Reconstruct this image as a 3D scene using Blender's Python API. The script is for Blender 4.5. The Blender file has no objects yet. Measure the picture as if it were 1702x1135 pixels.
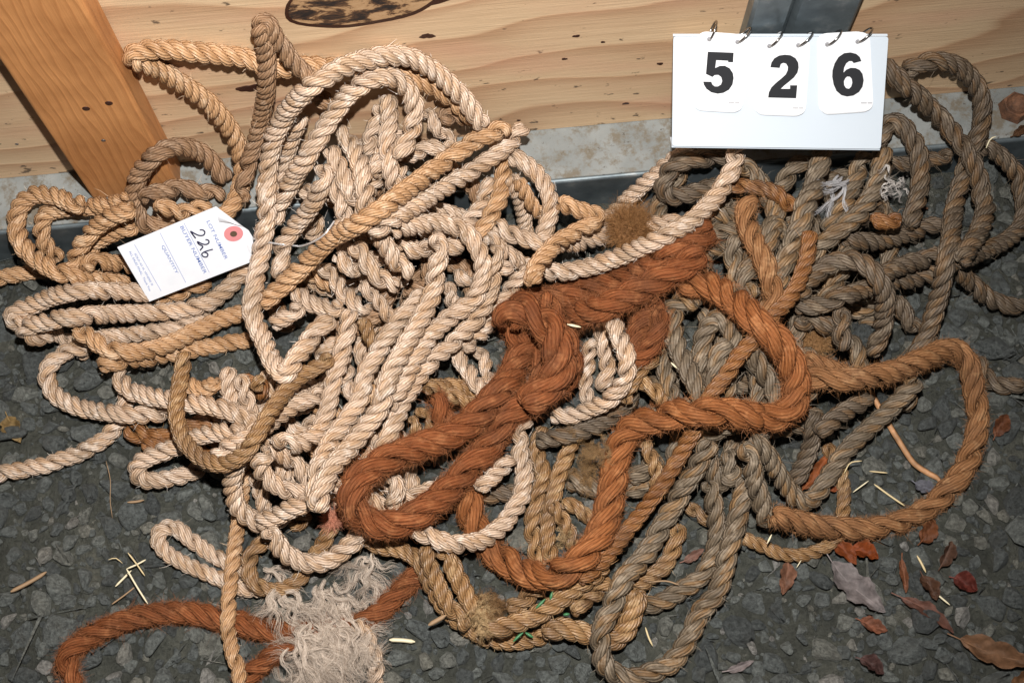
import bpy, bmesh, math, random
import numpy as np
from mathutils import Matrix, Vector

# ------------------------------------------------------------------ camera, light, exposure
SC = bpy.context.scene
COL = SC.collection
F_PX, PITCH, YAW, CAM_H = 2200.0, math.radians(70), math.radians(5.8), 1.27
s_, c_ = math.sin, math.cos
FW = np.array([s_(YAW)*c_(PITCH), c_(YAW)*c_(PITCH), -s_(PITCH)])
RT = np.array([c_(YAW), -s_(YAW), 0.0])
UP = np.array([s_(YAW)*s_(PITCH), c_(YAW)*s_(PITCH), c_(PITCH)])
CAM = np.array([0.0, 0.0, CAM_H])
cam_data = bpy.data.cameras.new('camera')
cam_data.sensor_width = 36.0
cam_data.lens = F_PX/1702*36.0
cam_data.clip_start, cam_data.clip_end = 0.05, 100
cam = bpy.data.objects.new('camera', cam_data)
M = Matrix([[RT[i], UP[i], -FW[i]] for i in range(3)]).to_4x4()
M.translation = Vector(CAM)
cam.matrix_world = M
COL.objects.link(cam)
SC.camera = cam

world = bpy.data.worlds.new('World'); SC.world = world; world.use_nodes = True
world.node_tree.nodes['Background'].inputs[0].default_value = (0.80, 0.90, 1.0, 1)
world.node_tree.nodes['Background'].inputs[1].default_value = 0.028

# the camera's own flash, on a bracket above the lens
fl = bpy.data.lights.new('flash', 'SPOT')
fl.energy = 128; fl.color = (1.0, 0.965, 0.93); fl.shadow_soft_size = 0.014
fl.spot_size = math.radians(84); fl.spot_blend = 1.0
flo = bpy.data.objects.new('flash', fl); COL.objects.link(flo)
fpos = CAM + UP*0.17 + RT*0.01
aim = np.array([-0.06, 0.47, 0.0])
flo.location = Vector(fpos)
flo.rotation_euler = Vector(aim-fpos).to_track_quat('-Z', 'Y').to_euler()

SC.view_settings.view_transform = 'Standard'
SC.view_settings.look = 'None'
SC.view_settings.gamma = 1
SC.view_settings.exposure = 0.0
SC.view_settings.use_curve_mapping = False

# ------------------------------------------------------------------ helpers
rng = np.random.default_rng(7)
random.seed(7)
Y_SILL, Z_SILL, Y_WALL = 0.606, 0.058, 0.667
POST = (-0.362, -0.273, 0.633)
REG = dict(A=(0,0,2.838), B=(400,0,2.838), C=(800,0,2.838), D=(1202,0,2.838), E=(0,300,2.838), F=(400,300,2.838),
           G=(800,300,2.838), H=(1202,300,2.838), I=(0,600,2.838), J=(400,600,2.838), K=(800,600,2.838), L=(1202,600,2.838),
           M=(0,800,3.388), N=(380,800,3.388), O=(760,800,3.388), P=(1180,800,3.2605), X=(0,0,1.0))

def rays(px):
    px = np.asarray(px, float)
    d = FW*F_PX + np.outer(px[:,0]-851, RT) + np.outer(567.5-px[:,1], UP)
    return d/np.linalg.norm(d, axis=1)[:,None]

def base_t(d, r):
    """first distance along each ray at which a ball of radius r touches ground, sill, wall or post"""
    tz = (0.003+r-CAM_H)/d[:,2]
    ty = lambda y: y/d[:,1]
    sill = np.maximum(ty(Y_SILL-r), (Z_SILL+r-CAM_H)/d[:,2])
    t = np.minimum(np.minimum(tz, sill), ty(Y_WALL-r))
    a = (POST[0]-r)/d[:,0]; b = (POST[1]+r)/d[:,0]
    lo, hi = np.minimum(a,b), np.maximum(a,b)
    e = np.maximum(lo, ty(POST[2]-r))
    return np.where(e < hi, np.minimum(t, e), t)

def at(x, y, lift=0.0, r=0.0):
    d = rays([(x, y)]); t = base_t(d, r)[0]-lift
    return CAM + d[0]*t

def link(name, me, parent=None, label=None, cat=None, group=None, kind=None):
    o = bpy.data.objects.new(name, me); COL.objects.link(o)
    if parent is not None: o.parent = parent
    if label: o['label'] = label
    if cat: o['category'] = cat
    if group: o['group'] = group
    if kind: o['kind'] = kind
    return o

def mesh(name, v, f, mat=None, smooth=True, uv=None):
    me = bpy.data.meshes.new(name)
    v = np.asarray(v, np.float32); f = np.asarray(f, np.int32)
    if f.ndim == 2:
        n, k = f.shape
        me.vertices.add(len(v)); me.vertices.foreach_set('co', v.ravel())
        me.loops.add(n*k); me.loops.foreach_set('vertex_index', f.ravel())
        me.polygons.add(n)
        me.polygons.foreach_set('loop_start', np.arange(0, n*k, k, dtype=np.int32))
        me.polygons.foreach_set('use_smooth', np.full(n, smooth, bool))
        if uv is not None:
            l = me.uv_layers.new(name='UVMap'); l.data.foreach_set('uv', np.asarray(uv, np.float32).ravel())
        me.update(calc_edges=True)
    if mat: me.materials.append(mat)
    return me

def bm_mesh(name, bm, mat, smooth=False):
    me = bpy.data.meshes.new(name); bm.to_mesh(me); bm.free()
    me.materials.append(mat)
    if smooth:
        for p in me.polygons: p.use_smooth = True
    return me

def box_bm(x0, x1, y0, y1, z0, z1, bevel=0.0, seg=2):
    bm = bmesh.new()
    bmesh.ops.create_cube(bm, size=1)
    for v in bm.verts:
        v.co = Vector(((x0+x1)/2+v.co.x*(x1-x0), (y0+y1)/2+v.co.y*(y1-y0), (z0+z1)/2+v.co.z*(z1-z0)))
    if bevel: bmesh.ops.bevel(bm, geom=list(bm.edges), offset=bevel, segments=seg, affect='EDGES', profile=0.5)
    return bm

class NT:
    """small node-tree writer"""
    def __init__(s, name):
        s.m = bpy.data.materials.new(name); s.m.use_nodes = True
        s.t = s.m.node_tree; s.b = s.t.nodes['Principled BSDF']
    def n(s, typ, **kw):
        nd = s.t.nodes.new('ShaderNode'+typ)
        for k, v in kw.items():
            if hasattr(nd, k): setattr(nd, k, v)
        return nd
    def l(s, a, b): s.t.links.new(a, b)
    def math(s, op, a, b=None, c=None):
        nd = s.n('Math', operation=op)
        for i, x in enumerate((a, b, c)):
            if x is None: continue
            if isinstance(x, (int, float)): nd.inputs[i].default_value = x
            else: s.l(x, nd.inputs[i])
        return nd.outputs[0]
    def noise(s, vec, scale, detail=4, rough=0.55, dist=0.0):
        nd = s.n('TexNoise'); nd.inputs['Scale'].default_value = scale; nd.inputs['Detail'].default_value = detail
        nd.inputs['Roughness'].default_value = rough; nd.inputs['Distortion'].default_value = dist
        if vec is not None: s.l(vec, nd.inputs['Vector'])
        return nd.outputs[0]
    def ramp(s, fac, stops, interp='LINEAR'):
        nd = s.n('ValToRGB'); cr = nd.color_ramp; cr.interpolation = interp
        while len(cr.elements) < len(stops): cr.elements.new(0.5)
        for e, (p, c) in zip(cr.elements, stops):
            e.position = p; e.color = tuple(c)+(1,) if len(c) == 3 else c
        s.l(fac, nd.inputs[0]); return nd.outputs[0]
    def mix(s, fac, a, b, mode='MIX'):
        nd = s.n('Mix', data_type='RGBA', blend_type=mode)
        for i, x in ((0, fac), (6, a), (7, b)):
            if isinstance(x, (int, float)): nd.inputs[i].default_value = x
            elif isinstance(x, tuple): nd.inputs[i].default_value = x+(1,) if len(x) == 3 else x
            else: s.l(x, nd.inputs[i])
        return nd.outputs[2]
    def comb(s, x, y, z=0.0):
        nd = s.n('CombineXYZ')
        for i, q in enumerate((x, y, z)):
            if isinstance(q, (int, float)): nd.inputs[i].default_value = q
            else: s.l(q, nd.inputs[i])
        return nd.outputs[0]
    def obj(s, sep=False):
        o = s.n('TexCoord').outputs['Object']
        if not sep: return o
        x = s.n('SeparateXYZ'); s.l(o, x.inputs[0]); return x.outputs
    def bump(s, h, strength, dist):
        nd = s.n('Bump'); nd.inputs['Strength'].default_value = strength; nd.inputs['Distance'].default_value = dist
        s.l(h, nd.inputs['Height']); s.l(nd.outputs[0], s.b.inputs['Normal'])
    def set(s, col=None, rough=None, metal=None, spec=None):
        for k, v in (('Base Color', col), ('Roughness', rough), ('Metallic', metal), ('Specular IOR Level', spec)):
            if v is None: continue
            if isinstance(v, tuple): s.b.inputs[k].default_value = v+(1,) if len(v) == 3 else v
            elif isinstance(v, (int, float)): s.b.inputs[k].default_value = v
            else: s.l(v, s.b.inputs[k])
        return s.m

def plain(name, col, rough=0.6, metal=0.0, spec=0.5):
    return NT(name).set(col, rough, metal, spec)

def rope_mat(name, dark, mid, light, skew, yarns=8, rough=0.5, spec=0.4, bump=0.8, dirt=0.0, dirt_col=(0.1,0.07,0.05), alt=None, groove=0.6):
    t = NT(name)
    uv = t.n('TexCoord').outputs['UV']; sp = t.n('SeparateXYZ'); t.l(uv, sp.inputs[0])
    u, v = sp.outputs[0], sp.outputs[1]              # u once round the strand, v metres along it
    a = t.math('MULTIPLY_ADD', v, skew, u)           # yarns lie along the rope
    info = t.n('ObjectInfo').outputs['Random']
    off = t.math('MULTIPLY', info, 37.0)
    wob = t.noise(t.comb(t.math('MULTIPLY', a, 3.0), t.math('MULTIPLY', v, 60.0), off), 1.0, 2)
    ph = t.math('MULTIPLY_ADD', wob, 3.0, t.math('MULTIPLY', a, 2*math.pi*yarns))
    yarn = t.math('ABSOLUTE', t.math('SINE', t.math('MULTIPLY', ph, 0.5)))
    fib = t.noise(t.comb(t.math('MULTIPLY', a, yarns*7.0), t.math('MULTIPLY', v, 90.0), off), 1.0, 4, 0.65)
    big = t.noise(t.comb(t.math('MULTIPLY', a, 1.5), t.math('MULTIPLY', v, 14.0), off), 1.0, 3)
    col = t.ramp(fib, [(0.25, dark), (0.5, mid), (0.78, light)])
    if alt:
        an = t.noise(t.comb(t.math('MULTIPLY', a, 3.2), t.math('MULTIPLY', v, 9.0), t.math('ADD', off, 5.0)), 1.0, 2)
        col = t.mix(t.ramp(an, [(0.50, (0,0,0)), (0.60, (1,1,1))]), col, t.ramp(fib, [(0.25, alt[0]), (0.5, alt[1]), (0.78, alt[2])]))
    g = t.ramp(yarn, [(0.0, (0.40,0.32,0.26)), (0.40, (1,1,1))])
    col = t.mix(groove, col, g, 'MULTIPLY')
    tone = t.ramp(big, [(0.3, (0.72,0.66,0.58)), (0.6, (1.08,1.06,1.04))])
    col = t.mix(1.0, col, tone, 'MULTIPLY')
    if dirt:
        pos = t.n('NewGeometry').outputs['Position']
        dn = t.noise(pos, 26.0, 5, 0.6)
        col = t.mix(t.ramp(dn, [(0.46, (0,0,0)), (0.66, (dirt,)*3)]), col, dirt_col)
    wn = t.noise(t.n('NewGeometry').outputs['Position'], 75.0, 4, 0.65)
    col = t.mix(t.ramp(wn, [(0.54, (0,0,0)), (0.72, (0.55,)*3)]), col, light)
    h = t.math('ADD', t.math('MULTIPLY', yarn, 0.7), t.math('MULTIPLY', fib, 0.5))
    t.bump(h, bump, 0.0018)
    return t.set(col, rough, 0.0, spec)

# ------------------------------------------------------------------ ground, gravel
def value_noise(x, y, seed):
    g = np.random.default_rng(seed).random((64, 64))
    xi, yi = np.floor(x).astype(int), np.floor(y).astype(int)
    fx, fy = x-xi, y-yi; fx = fx*fx*(3-2*fx); fy = fy*fy*(3-2*fy)
    q = lambda i, j: g[i % 64, j % 64]
    return (q(xi,yi)*(1-fx)+q(xi+1,yi)*fx)*(1-fy)+(q(xi,yi+1)*(1-fx)+q(xi+1,yi+1)*fx)*fy

def ground_h(x, y):
    return -0.004+(0.006*(value_noise(x*14, y*14, 1)-0.6)+0.005*(value_noise(x*45, y*45, 2)-0.6)+0.003*(value_noise(x*130, y*130, 3)-0.6))

t = NT('damp_earth')
o = t.obj()
n1 = t.noise(o, 22, 6, 0.65); n2 = t.noise(o, 240, 5, 0.7)
col = t.ramp(n1, [(0.3, (0.034,0.036,0.030)), (0.55, (0.066,0.069,0.056)), (0.75, (0.115,0.114,0.092))])
col = t.mix(0.7, col, t.ramp(n2, [(0.3, (0.5,0.5,0.5)), (0.7, (1.35,1.35,1.35))]), 'MULTIPLY')
t.bump(t.math('ADD', n2, t.math('MULTIPLY', t.noise(o, 900, 3), 0.4)), 1.0, 0.006)
M_EARTH = t.set(col, t.ramp(n2, [(0.3, (0.45,)*3), (0.7, (0.85,)*3)]), 0, 0.45)

nx, ny = 460, 260
X, Y = np.meshgrid(np.linspace(-0.85, 0.95, nx), np.linspace(-0.25, 0.70, ny), indexing='ij')
Z = ground_h(X, Y)
idx = np.arange(nx*ny).reshape(nx, ny)
quads = np.stack([idx[:-1,:-1], idx[1:,:-1], idx[1:,1:], idx[:-1,1:]], -1).reshape(-1, 4)
ground = link('ground', mesh('ground', np.stack([X, Y, Z], -1).reshape(-1,3), quads, M_EARTH), kind='structure')

t = NT('crushed_stone')
o = t.obj(); pos = t.n('NewGeometry').outputs['Position']
isl = t.n('NewGeometry').outputs['Random Per Island']
oi = t.n('ObjectInfo').outputs['Random']
rnd = t.math('FRACT', t.math('ADD', isl, oi))
n1 = t.noise(pos, 240, 6, 0.78); n2 = t.noise(pos, 650, 4, 0.75); n3 = t.noise(pos, 55, 4)
col = t.ramp(rnd, [(0.0, (0.080,0.088,0.086)), (0.4, (0.125,0.138,0.133)), (0.75, (0.175,0.188,0.174)), (0.95, (0.22,0.215,0.18)), (1.0, (0.30,0.29,0.27))])
col = t.mix(0.8, col, t.ramp(n1, [(0.34, (0.28,0.28,0.28)), (0.66, (1.8,1.8,1.8))]), 'MULTIPLY')
col = t.mix(t.ramp(n2, [(0.62, (0,0,0)), (0.8, (0.5,0.5,0.5))]), col, (0.30,0.31,0.31))
col = t.mix(t.ramp(n3, [(0.52, (0,0,0)), (0.72, (0.55,)*3)]), col, (0.075,0.073,0.060))
t.bump(t.math('ADD', n1, t.math('MULTIPLY', n2, 0.5)), 1.0, 0.007)
M_STONE = t.set(col, t.ramp(n1, [(0.3, (0.4,)*3), (0.7, (0.8,)*3)]), 0, 0.45)

def stone_variant(seed):
    r = random.Random(seed)
    bm = bmesh.new()
    for _ in range(r.randint(9, 15)):
        p = Vector((r.gauss(0,1), r.gauss(0,1), r.gauss(0,1))).normalized()*r.uniform(0.75, 1.05)
        bm.verts.new((p.x*0.62, p.y*0.48, p.z*0.40))
    h = bmesh.ops.convex_hull(bm, input=list(bm.verts))
    loose = [v for v in bm.verts if not v.link_faces]
    if loose: bmesh.ops.delete(bm, geom=loose, context='VERTS')
    bmesh.ops.bevel(bm, geom=list(bm.edges), offset=0.055, segments=1, affect='EDGES')
    bmesh.ops.triangulate(bm, faces=list(bm.faces))
    me = bm_mesh('stone', bm, M_STONE)
    return me

variants = [stone_variant(i) for i in range(14)]
vdat = []
for me in variants:
    v = np.empty(len(me.vertices)*3, np.float32); me.vertices.foreach_get('co', v)
    f = np.empty(len(me.loops), np.int32); me.loops.foreach_get('vertex_index', f)
    vdat.append((v.reshape(-1,3), f.reshape(-1,3)))
spots = []
cell = {}
def try_put(x, y, s, sep):
    k = (int(x/0.03), int(y/0.03))
    for i in range(k[0]-1, k[0]+2):
        for j in range(k[1]-1, k[1]+2):
            for (a, b, q) in cell.get((i,j), ()):
                if (a-x)**2+(b-y)**2 < (sep*(s+q))**2: return False
    cell.setdefault(k, []).append((x, y, s)); spots.append((x, y, s)); return True
for smin, smax, n in ((0.026, 0.040, 700), (0.015, 0.026, 12000), (0.008, 0.014, 16000), (0.004, 0.008, 16000)):
    for _ in range(n):
        x, y = random.uniform(-0.68, 0.78), random.uniform(-0.08, 0.60)
        try_put(x, y, random.uniform(smin, smax), 0.33)
def inview(x, y):
    q = np.array([x, y, 0])-CAM; w = q@FW
    px, py = 851+F_PX*(q@RT)/w, 567.5-F_PX*(q@UP)/w
    return -20 < px < 1722 and py < 1150 and not (330 < px < 1420 and 150 < py < 900)
big = sorted([s for s in spots if inview(s[0], s[1])], key=lambda q: -q[2])[:260]
bigset = set(big)
VV, FF, off = [], [], 0
for (x, y, s) in spots:
    k = random.randrange(14)
    rot = Matrix.Rotation(random.uniform(0, 6.28), 3, 'Z') @ Matrix.Rotation(random.uniform(-0.5,0.5), 3, 'X') @ Matrix.Rotation(random.uniform(-0.5,0.5), 3, 'Y')
    z = float(ground_h(np.array(x), np.array(y)))+s*random.uniform(-0.04, 0.30)
    if (x, y, s) in bigset:
        ob = link('stone', variants[k], ground); ob.location = (x, y, z); ob.rotation_euler = rot.to_euler(); ob.scale = (s, s, s)
    else:
        v, f = vdat[k]
        VV.append(v@np.array(rot.transposed())*s+np.array([x, y, z])); FF.append(f+off); off += len(v)
link('gravel', mesh('gravel', np.concatenate(VV), np.concatenate(FF), M_STONE, smooth=False), ground, kind='stuff')

# ------------------------------------------------------------------ wall, sill, posts
t = NT('plywood')
x, y, z = t.obj(True)
warp = t.noise(t.comb(t.math('MULTIPLY', x, 2.2), t.math('MULTIPLY', z, 5.0), 3.1), 1.0, 2, 0.5)
warp2 = t.noise(t.comb(t.math('MULTIPLY', x, 9.0), t.math('MULTIPLY', z, 26.0), 1.0), 1.0, 3, 0.5)
zz = t.math('ADD', t.math('MULTIPLY_ADD', x, -0.10, z), t.math('MULTIPLY_ADD', warp2, 0.016, t.math('MULTIPLY', warp, 0.26)))
saw = t.math('FRACT', t.math('MULTIPLY', zz, 18.0))
ring = t.ramp(saw, [(0.0, (0,0,0)), (0.55, (0.35,)*3), (0.90, (1,1,1)), (0.96, (0.2,)*3), (1.0, (0,0,0))])
col = t.mix(t.math('MULTIPLY', ring, 0.95), (0.67,0.49,0.31), (0.47,0.285,0.165))
fine = t.noise(t.comb(t.math('MULTIPLY', x, 14.0), t.math('MULTIPLY', z, 420.0), y), 1.0, 4, 0.7)
col = t.mix(0.6, col, t.ramp(fine, [(0.3, (0.78,0.74,0.68)), (0.65, (1.08,1.08,1.06))]), 'MULTIPLY')
sp = t.noise(t.comb(t.math('MULTIPLY', x, 60.0), t.math('MULTIPLY', z, 90.0), 0.3), 1.0, 3, 0.6)
lowd = t.ramp(z, [(0.055, (1,1,1)), (0.12, (0,0,0))])
spk = t.ramp(t.math('MULTIPLY_ADD', lowd, 0.07, sp), [(0.665, (0,0,0)), (0.72, (0.85,)*3)])
col = t.mix(spk, col, (0.07,0.05,0.035))
pink = t.noise(t.comb(t.math('MULTIPLY', x, 5.0), t.math('MULTIPLY', z, 16.0), 7.0), 1.0, 2)
col = t.mix(t.ramp(pink, [(0.5, (0,0,0)), (0.75, (0.45,)*3)]), col, (0.60,0.30,0.20))
t.bump(t.math('ADD', fine, t.math('MULTIPLY', ring, 0.6)), 0.35, 0.0012)
M_PLY = t.set(col, 0.6, 0, 0.35)
ply = link('plywood_wall', bm_mesh('plywood_wall', box_bm(-0.95, 1.05, Y_WALL, Y_WALL+0.018, Z_SILL+0.001, 1.0), M_PLY),
           label='pale plywood wall sheet with wavy brown grain standing on the grey sill', cat='wall')

def disc_part(name, cx, cz, a, b, tilt, y, mat, parent, wob=0.08, seed=1, thick=0.0015, pts=40):
    r = random.Random(seed); ph = [r.uniform(0, 6.28) for _ in range(4)]
    bm = bmesh.new(); ring_ = []
    for i in range(pts):
        th = 2*math.pi*i/pts
        k = 1+wob*(math.sin(2*th+ph[0])*0.6+math.sin(3*th+ph[1])*0.5+math.sin(7*th+ph[2])*0.3)
        u, v = a*k*math.cos(th), b*k*math.sin(th)
        ring_.append(bm.verts.new((cx+u*math.cos(tilt)-v*math.sin(tilt), y-thick, cz+u*math.sin(tilt)+v*math.cos(tilt))))
    f = bm.faces.new(ring_)
    g = bmesh.ops.extrude_face_region(bm, geom=[f])
    for v in g['geom']:
        if isinstance(v, bmesh.types.BMVert): v.co.y += thick*2
    bmesh.ops.recalc_face_normals(bm, faces=list(bm.faces))
    return link(name, bm_mesh(name, bm, mat), parent)
def wallpt(px, py, y=Y_WALL):
    d = rays([(px, py)])[0]; return CAM+d*(y/d[1])
t = NT('knot_wood')
x, y, z = t.obj(True)
n = t.noise(t.comb(t.math('MULTIPLY', x, 30.0), t.math('MULTIPLY', z, 70.0)), 1.0, 5, 0.7, 0.5)
M_KNOT = t.set(t.ramp(n, [(0.42, (0.015,0.012,0.012)), (0.50, (0.10,0.05,0.025)), (0.54, (0.40,0.24,0.12)), (0.7, (0.52,0.34,0.19))]), 0.6)
M_PITCH = plain('burnt_pitch', (0.035,0.012,0.008), 0.4)
p = wallpt(602, 2); 
disc_part('knot_rim', p[0], p[2], 0.066, 0.037, 0.12, Y_WALL, M_PITCH, ply, 0.05, 3, 0.0008)
disc_part('knot', p[0], p[2]+0.002, 0.0625, 0.033, 0.12, Y_WALL, M_KNOT, ply, 0.05, 3, 0.0018)
p = wallpt(702, 4); disc_part('knot', p[0], p[2], 0.030, 0.005, 0.22, Y_WALL, M_PITCH, ply, 0.3, 5, 0.0007)
p = wallpt(416, 146); disc_part('knot', p[0], p[2], 0.011, 0.0055, 0.1, Y_WALL, M_PITCH, ply, 0.25, 8, 0.0009)
for px, py, a in ((710, 60, .006), (958, 60, .003), (1002, 70, .002), (938, 98, .0025), (1097, 106, .003), (1040, 172, .003), (862, 200, .002)):
    p = wallpt(px, py); disc_part('knot', p[0], p[2], a, a*.6, 0.1, Y_WALL, M_PITCH, ply, 0.3, px, 0.0006, 14)

t = NT('fir_timber')
x, y, z = t.obj(True)
w = t.noise(t.comb(t.math('MULTIPLY', x, 9.0), t.math('MULTIPLY', z, 3.0), t.math('MULTIPLY', y, 9.0)), 1.0, 3, 0.5)
ln = t.math('FRACT', t.math('MULTIPLY_ADD', w, 9.0, t.math('MULTIPLY', t.math('ADD', x, t.math('MULTIPLY', y, 0.5)), 120.0)))
ring = t.ramp(ln, [(0.0, (0,0,0)), (0.5, (0.15,)*3), (0.85, (1,1,1)), (1.0, (0,0,0))])
fine = t.noise(t.comb(t.math('MULTIPLY', x, 900.0), t.math('MULTIPLY', z, 18.0), t.math('MULTIPLY', y, 900.0)), 1.0, 3, 0.7)
blot = t.noise(t.obj(), 11.0, 4, 0.6)
col = t.mix(t.math('MULTIPLY', ring, 0.42), (0.58,0.275,0.105), (0.33,0.13,0.04))
col = t.mix(0.8, col, t.ramp(blot, [(0.3, (0.66,0.58,0.5)), (0.65, (1.1,1.08,1.05))]), 'MULTIPLY')
col = t.mix(0.5, col, t.ramp(fine, [(0.3, (0.75,0.72,0.68)), (0.7, (1.1,1.1,1.1))]), 'MULTIPLY')
t.bump(t.math('ADD', ring, fine), 0.3, 0.0008)
M_FIR = t.set(col, 0.55, 0, 0.35)
post = link('timber_post', bm_mesh('timber_post', box_bm(POST[0], POST[1], POST[2], Y_WALL-0.001, Z_SILL+0.002, 1.0, 0.003), M_FIR),
            label='orange-brown softwood timber upright fixed to the plywood and standing on the sill', cat='post')
M_NAIL = plain('nail_steel', (0.30,0.31,0.32), 0.35, 0.9)
def postpt(px, py):
    d = rays([(px, py)])[0]; return CAM+d*(POST[2]/d[1])
for px, py, r, mt in ((172, 234, .0022, M_NAIL), (143, 181, .0035, M_PITCH), (181, 172, .0035, M_PITCH), (28, 240, .0018, M_NAIL)):
    p = postpt(px, py) if px > 50 else wallpt(px, py)
    bm = bmesh.new(); bmesh.ops.create_uvsphere(bm, u_segments=12, v_segments=8, radius=r)
    for v in bm.verts: v.co = Vector((p[0]+v.co.x, p[1]+v.co.y*0.25, p[2]+v.co.z))
    link('nail_head' if mt == M_NAIL else 'knot', bm_mesh('nail_head', bm, mt, True), post if px > 50 else ply)

t = NT('galvanised_steel')
o = t.obj(); n = t.noise(o, 30, 5, 0.6); n2 = t.noise(o, 9, 3)
col = t.ramp(n, [(0.3, (0.10,0.125,0.14)), (0.6, (0.19,0.225,0.24)), (0.75, (0.36,0.38,0.38))])
t.bump(n, 0.15, 0.001)
M_GALV = t.set(col, t.ramp(n2, [(0.3, (0.32,)*3), (0.7, (0.6,)*3)]), 0.7)
t = NT('dusty_steel')
o = t.obj(); n = t.noise(o, 60, 6, 0.7); n2 = t.noise(o, 130, 5, 0.65); n3 = t.noise(o, 18, 4)
col = t.ramp(n3, [(0.3, (0.16,0.172,0.168)), (0.7, (0.27,0.282,0.272))])
col = t.mix(t.ramp(n, [(0.48, (0,0,0)), (0.62, (0.85,)*3)]), col, (0.14,0.115,0.08))
col = t.mix(t.ramp(n2, [(0.64, (0,0,0)), (0.70, (0.9,)*3)]), col, (0.06,0.045,0.03))
t.bump(n2, 0.4, 0.001)
M_DUST = t.set(col, 0.75, 0.0, 0.3)
sill = link('steel_sill', bm_mesh('steel_sill', box_bm(-0.95, 1.05, Y_SILL, Y_WALL+0.03, -0.02, Z_SILL-0.0015, 0.003, 3), M_GALV, False),
            label='long galvanised steel sill along the foot of the plywood wall', cat='sill')
link('sill_top', bm_mesh('sill_top', box_bm(-0.95, 1.05, Y_SILL+0.004, Y_WALL+0.03, Z_SILL-0.003, Z_SILL, 0.0006, 1), M_DUST), sill)
M_RUSTY = NT('rusty_iron'); nn = M_RUSTY.noise(M_RUSTY.obj(), 120, 5, 0.7)
M_RUSTY.bump(nn, 0.8, 0.002); M_RUSTY = M_RUSTY.set(M_RUSTY.ramp(nn, [(0.3, (0.05,0.025,0.015)), (0.7, (0.20,0.09,0.045))]), 0.8)
d = rays([(1690, 168)])[0]; p = CAM+d*((Z_SILL+0.012-CAM_H)/d[2])
bm = bmesh.new(); bmesh.ops.create_cone(bm, cap_ends=True, segments=6, radius1=0.017, radius2=0.015, depth=0.012, matrix=Matrix.Translation((p[0], p[1]-0.004, Z_SILL+0.0062)))
bmesh.ops.create_uvsphere(bm, u_segments=14, v_segments=8, radius=0.012, matrix=Matrix.Translation((p[0], p[1]-0.004, Z_SILL+0.011)))
link('bolt_head', bm_mesh('bolt_head', bm, M_RUSTY, False), sill, )

bm = bmesh.new()
prof = [(0.2805,0.6665),(0.2805,0.654),(0.2835,0.651),(0.3135,0.651),(0.3175,0.654),(0.3195,0.658),(0.324,0.652),(0.376,0.650),(0.3795,0.653),(0.3795,0.6665)]
rings = [[bm.verts.new((a, b, z)) for a, b in prof] for z in (Z_SILL+0.001, 1.0)]
for i in range(len(prof)-1): bm.faces.new((rings[0][i], rings[0][i+1], rings[1][i+1], rings[1][i]))
bm.faces.new(rings[0]); bm.faces.new(rings[1])
bmesh.ops.recalc_face_normals(bm, faces=list(bm.faces))
link('steel_stud', bm_mesh('steel_stud', bm, M_GALV), label='grey ribbed steel stud on the plywood behind the white number sign', cat='stud')

# ------------------------------------------------------------------ ropes
exec_types = {}
def skew_for(r, pf):
    off = 0.536*r; rs = 0.464*r; pitch = pf*2*r
    return (2*math.pi*off/pitch)/(2*math.pi*rs)*1.0
def typ(key, r, pf, cols, fuzz, flen, rough=0.5, spec=0.4, yarns=8, bump=0.8, fcol=None, dirt=0.0, irr=0.055, alt=None, dirt_col=(0.1,0.07,0.05), groove=0.62):
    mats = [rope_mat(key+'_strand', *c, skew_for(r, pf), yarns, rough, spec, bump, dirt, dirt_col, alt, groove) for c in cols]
    fm = plain(key+'_fibre', fcol or cols[0][2], 0.6, 0, 0.3)
    exec_types[key] = dict(r=r, pf=pf, mats=mats, fuzz=fuzz, flen=flen, fm=fm, irr=irr, fw=0.00011 if fuzz > 2000 else 0.00013)
PALE = ((0.27,0.17,0.10), (0.56,0.415,0.305), (0.91,0.81,0.71))
PEACH = ((0.27,0.15,0.075), (0.54,0.36,0.225), (0.85,0.69,0.53))
WARM = ((0.22,0.11,0.048), (0.49,0.285,0.142), (0.83,0.625,0.43))
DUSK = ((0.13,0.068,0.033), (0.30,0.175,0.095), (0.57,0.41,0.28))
GOLD = ((0.105,0.05,0.019), (0.28,0.152,0.062), (0.64,0.44,0.24))
GRY1 = ((0.055,0.042,0.029), (0.152,0.119,0.083), (0.43,0.345,0.25))
GRY2 = ((0.085,0.048,0.021), (0.225,0.132,0.060), (0.46,0.32,0.18))
DGR1 = ((0.045,0.034,0.025), (0.115,0.087,0.062), (0.30,0.235,0.165))
DGR2 = ((0.06,0.035,0.018), (0.155,0.092,0.046), (0.34,0.235,0.135))
RUST = ((0.075,0.020,0.007), (0.20,0.062,0.021), (0.42,0.18,0.075))
RUSO = ((0.085,0.026,0.008), (0.245,0.086,0.027), (0.49,0.225,0.092))
TANR = ((0.11,0.045,0.016), (0.265,0.125,0.052), (0.52,0.31,0.155))
BRWN = ((0.09,0.034,0.011), (0.225,0.092,0.028), (0.50,0.27,0.115))
typ('pale', 0.0095, 1.70, [PALE], 320, 0.005, 0.36, 0.55, alt=PEACH, dirt=0.45, dirt_col=(0.27,0.19,0.12))
typ('warm', 0.0094, 1.72, [WARM], 340, 0.005, 0.38, 0.5, dirt=0.45, dirt_col=(0.29,0.155,0.07))
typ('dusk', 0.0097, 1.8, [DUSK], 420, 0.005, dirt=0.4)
typ('gold', 0.0073, 1.85, [GOLD], 260, 0.005, 0.38, 0.6, dirt=0.4)
typ('grey', 0.0101, 1.95, [GRY1], 800, 0.006, 0.52, 0.4, fcol=(0.3,0.25,0.19), alt=GRY2, dirt=0.5, dirt_col=(0.075,0.055,0.036))
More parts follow.
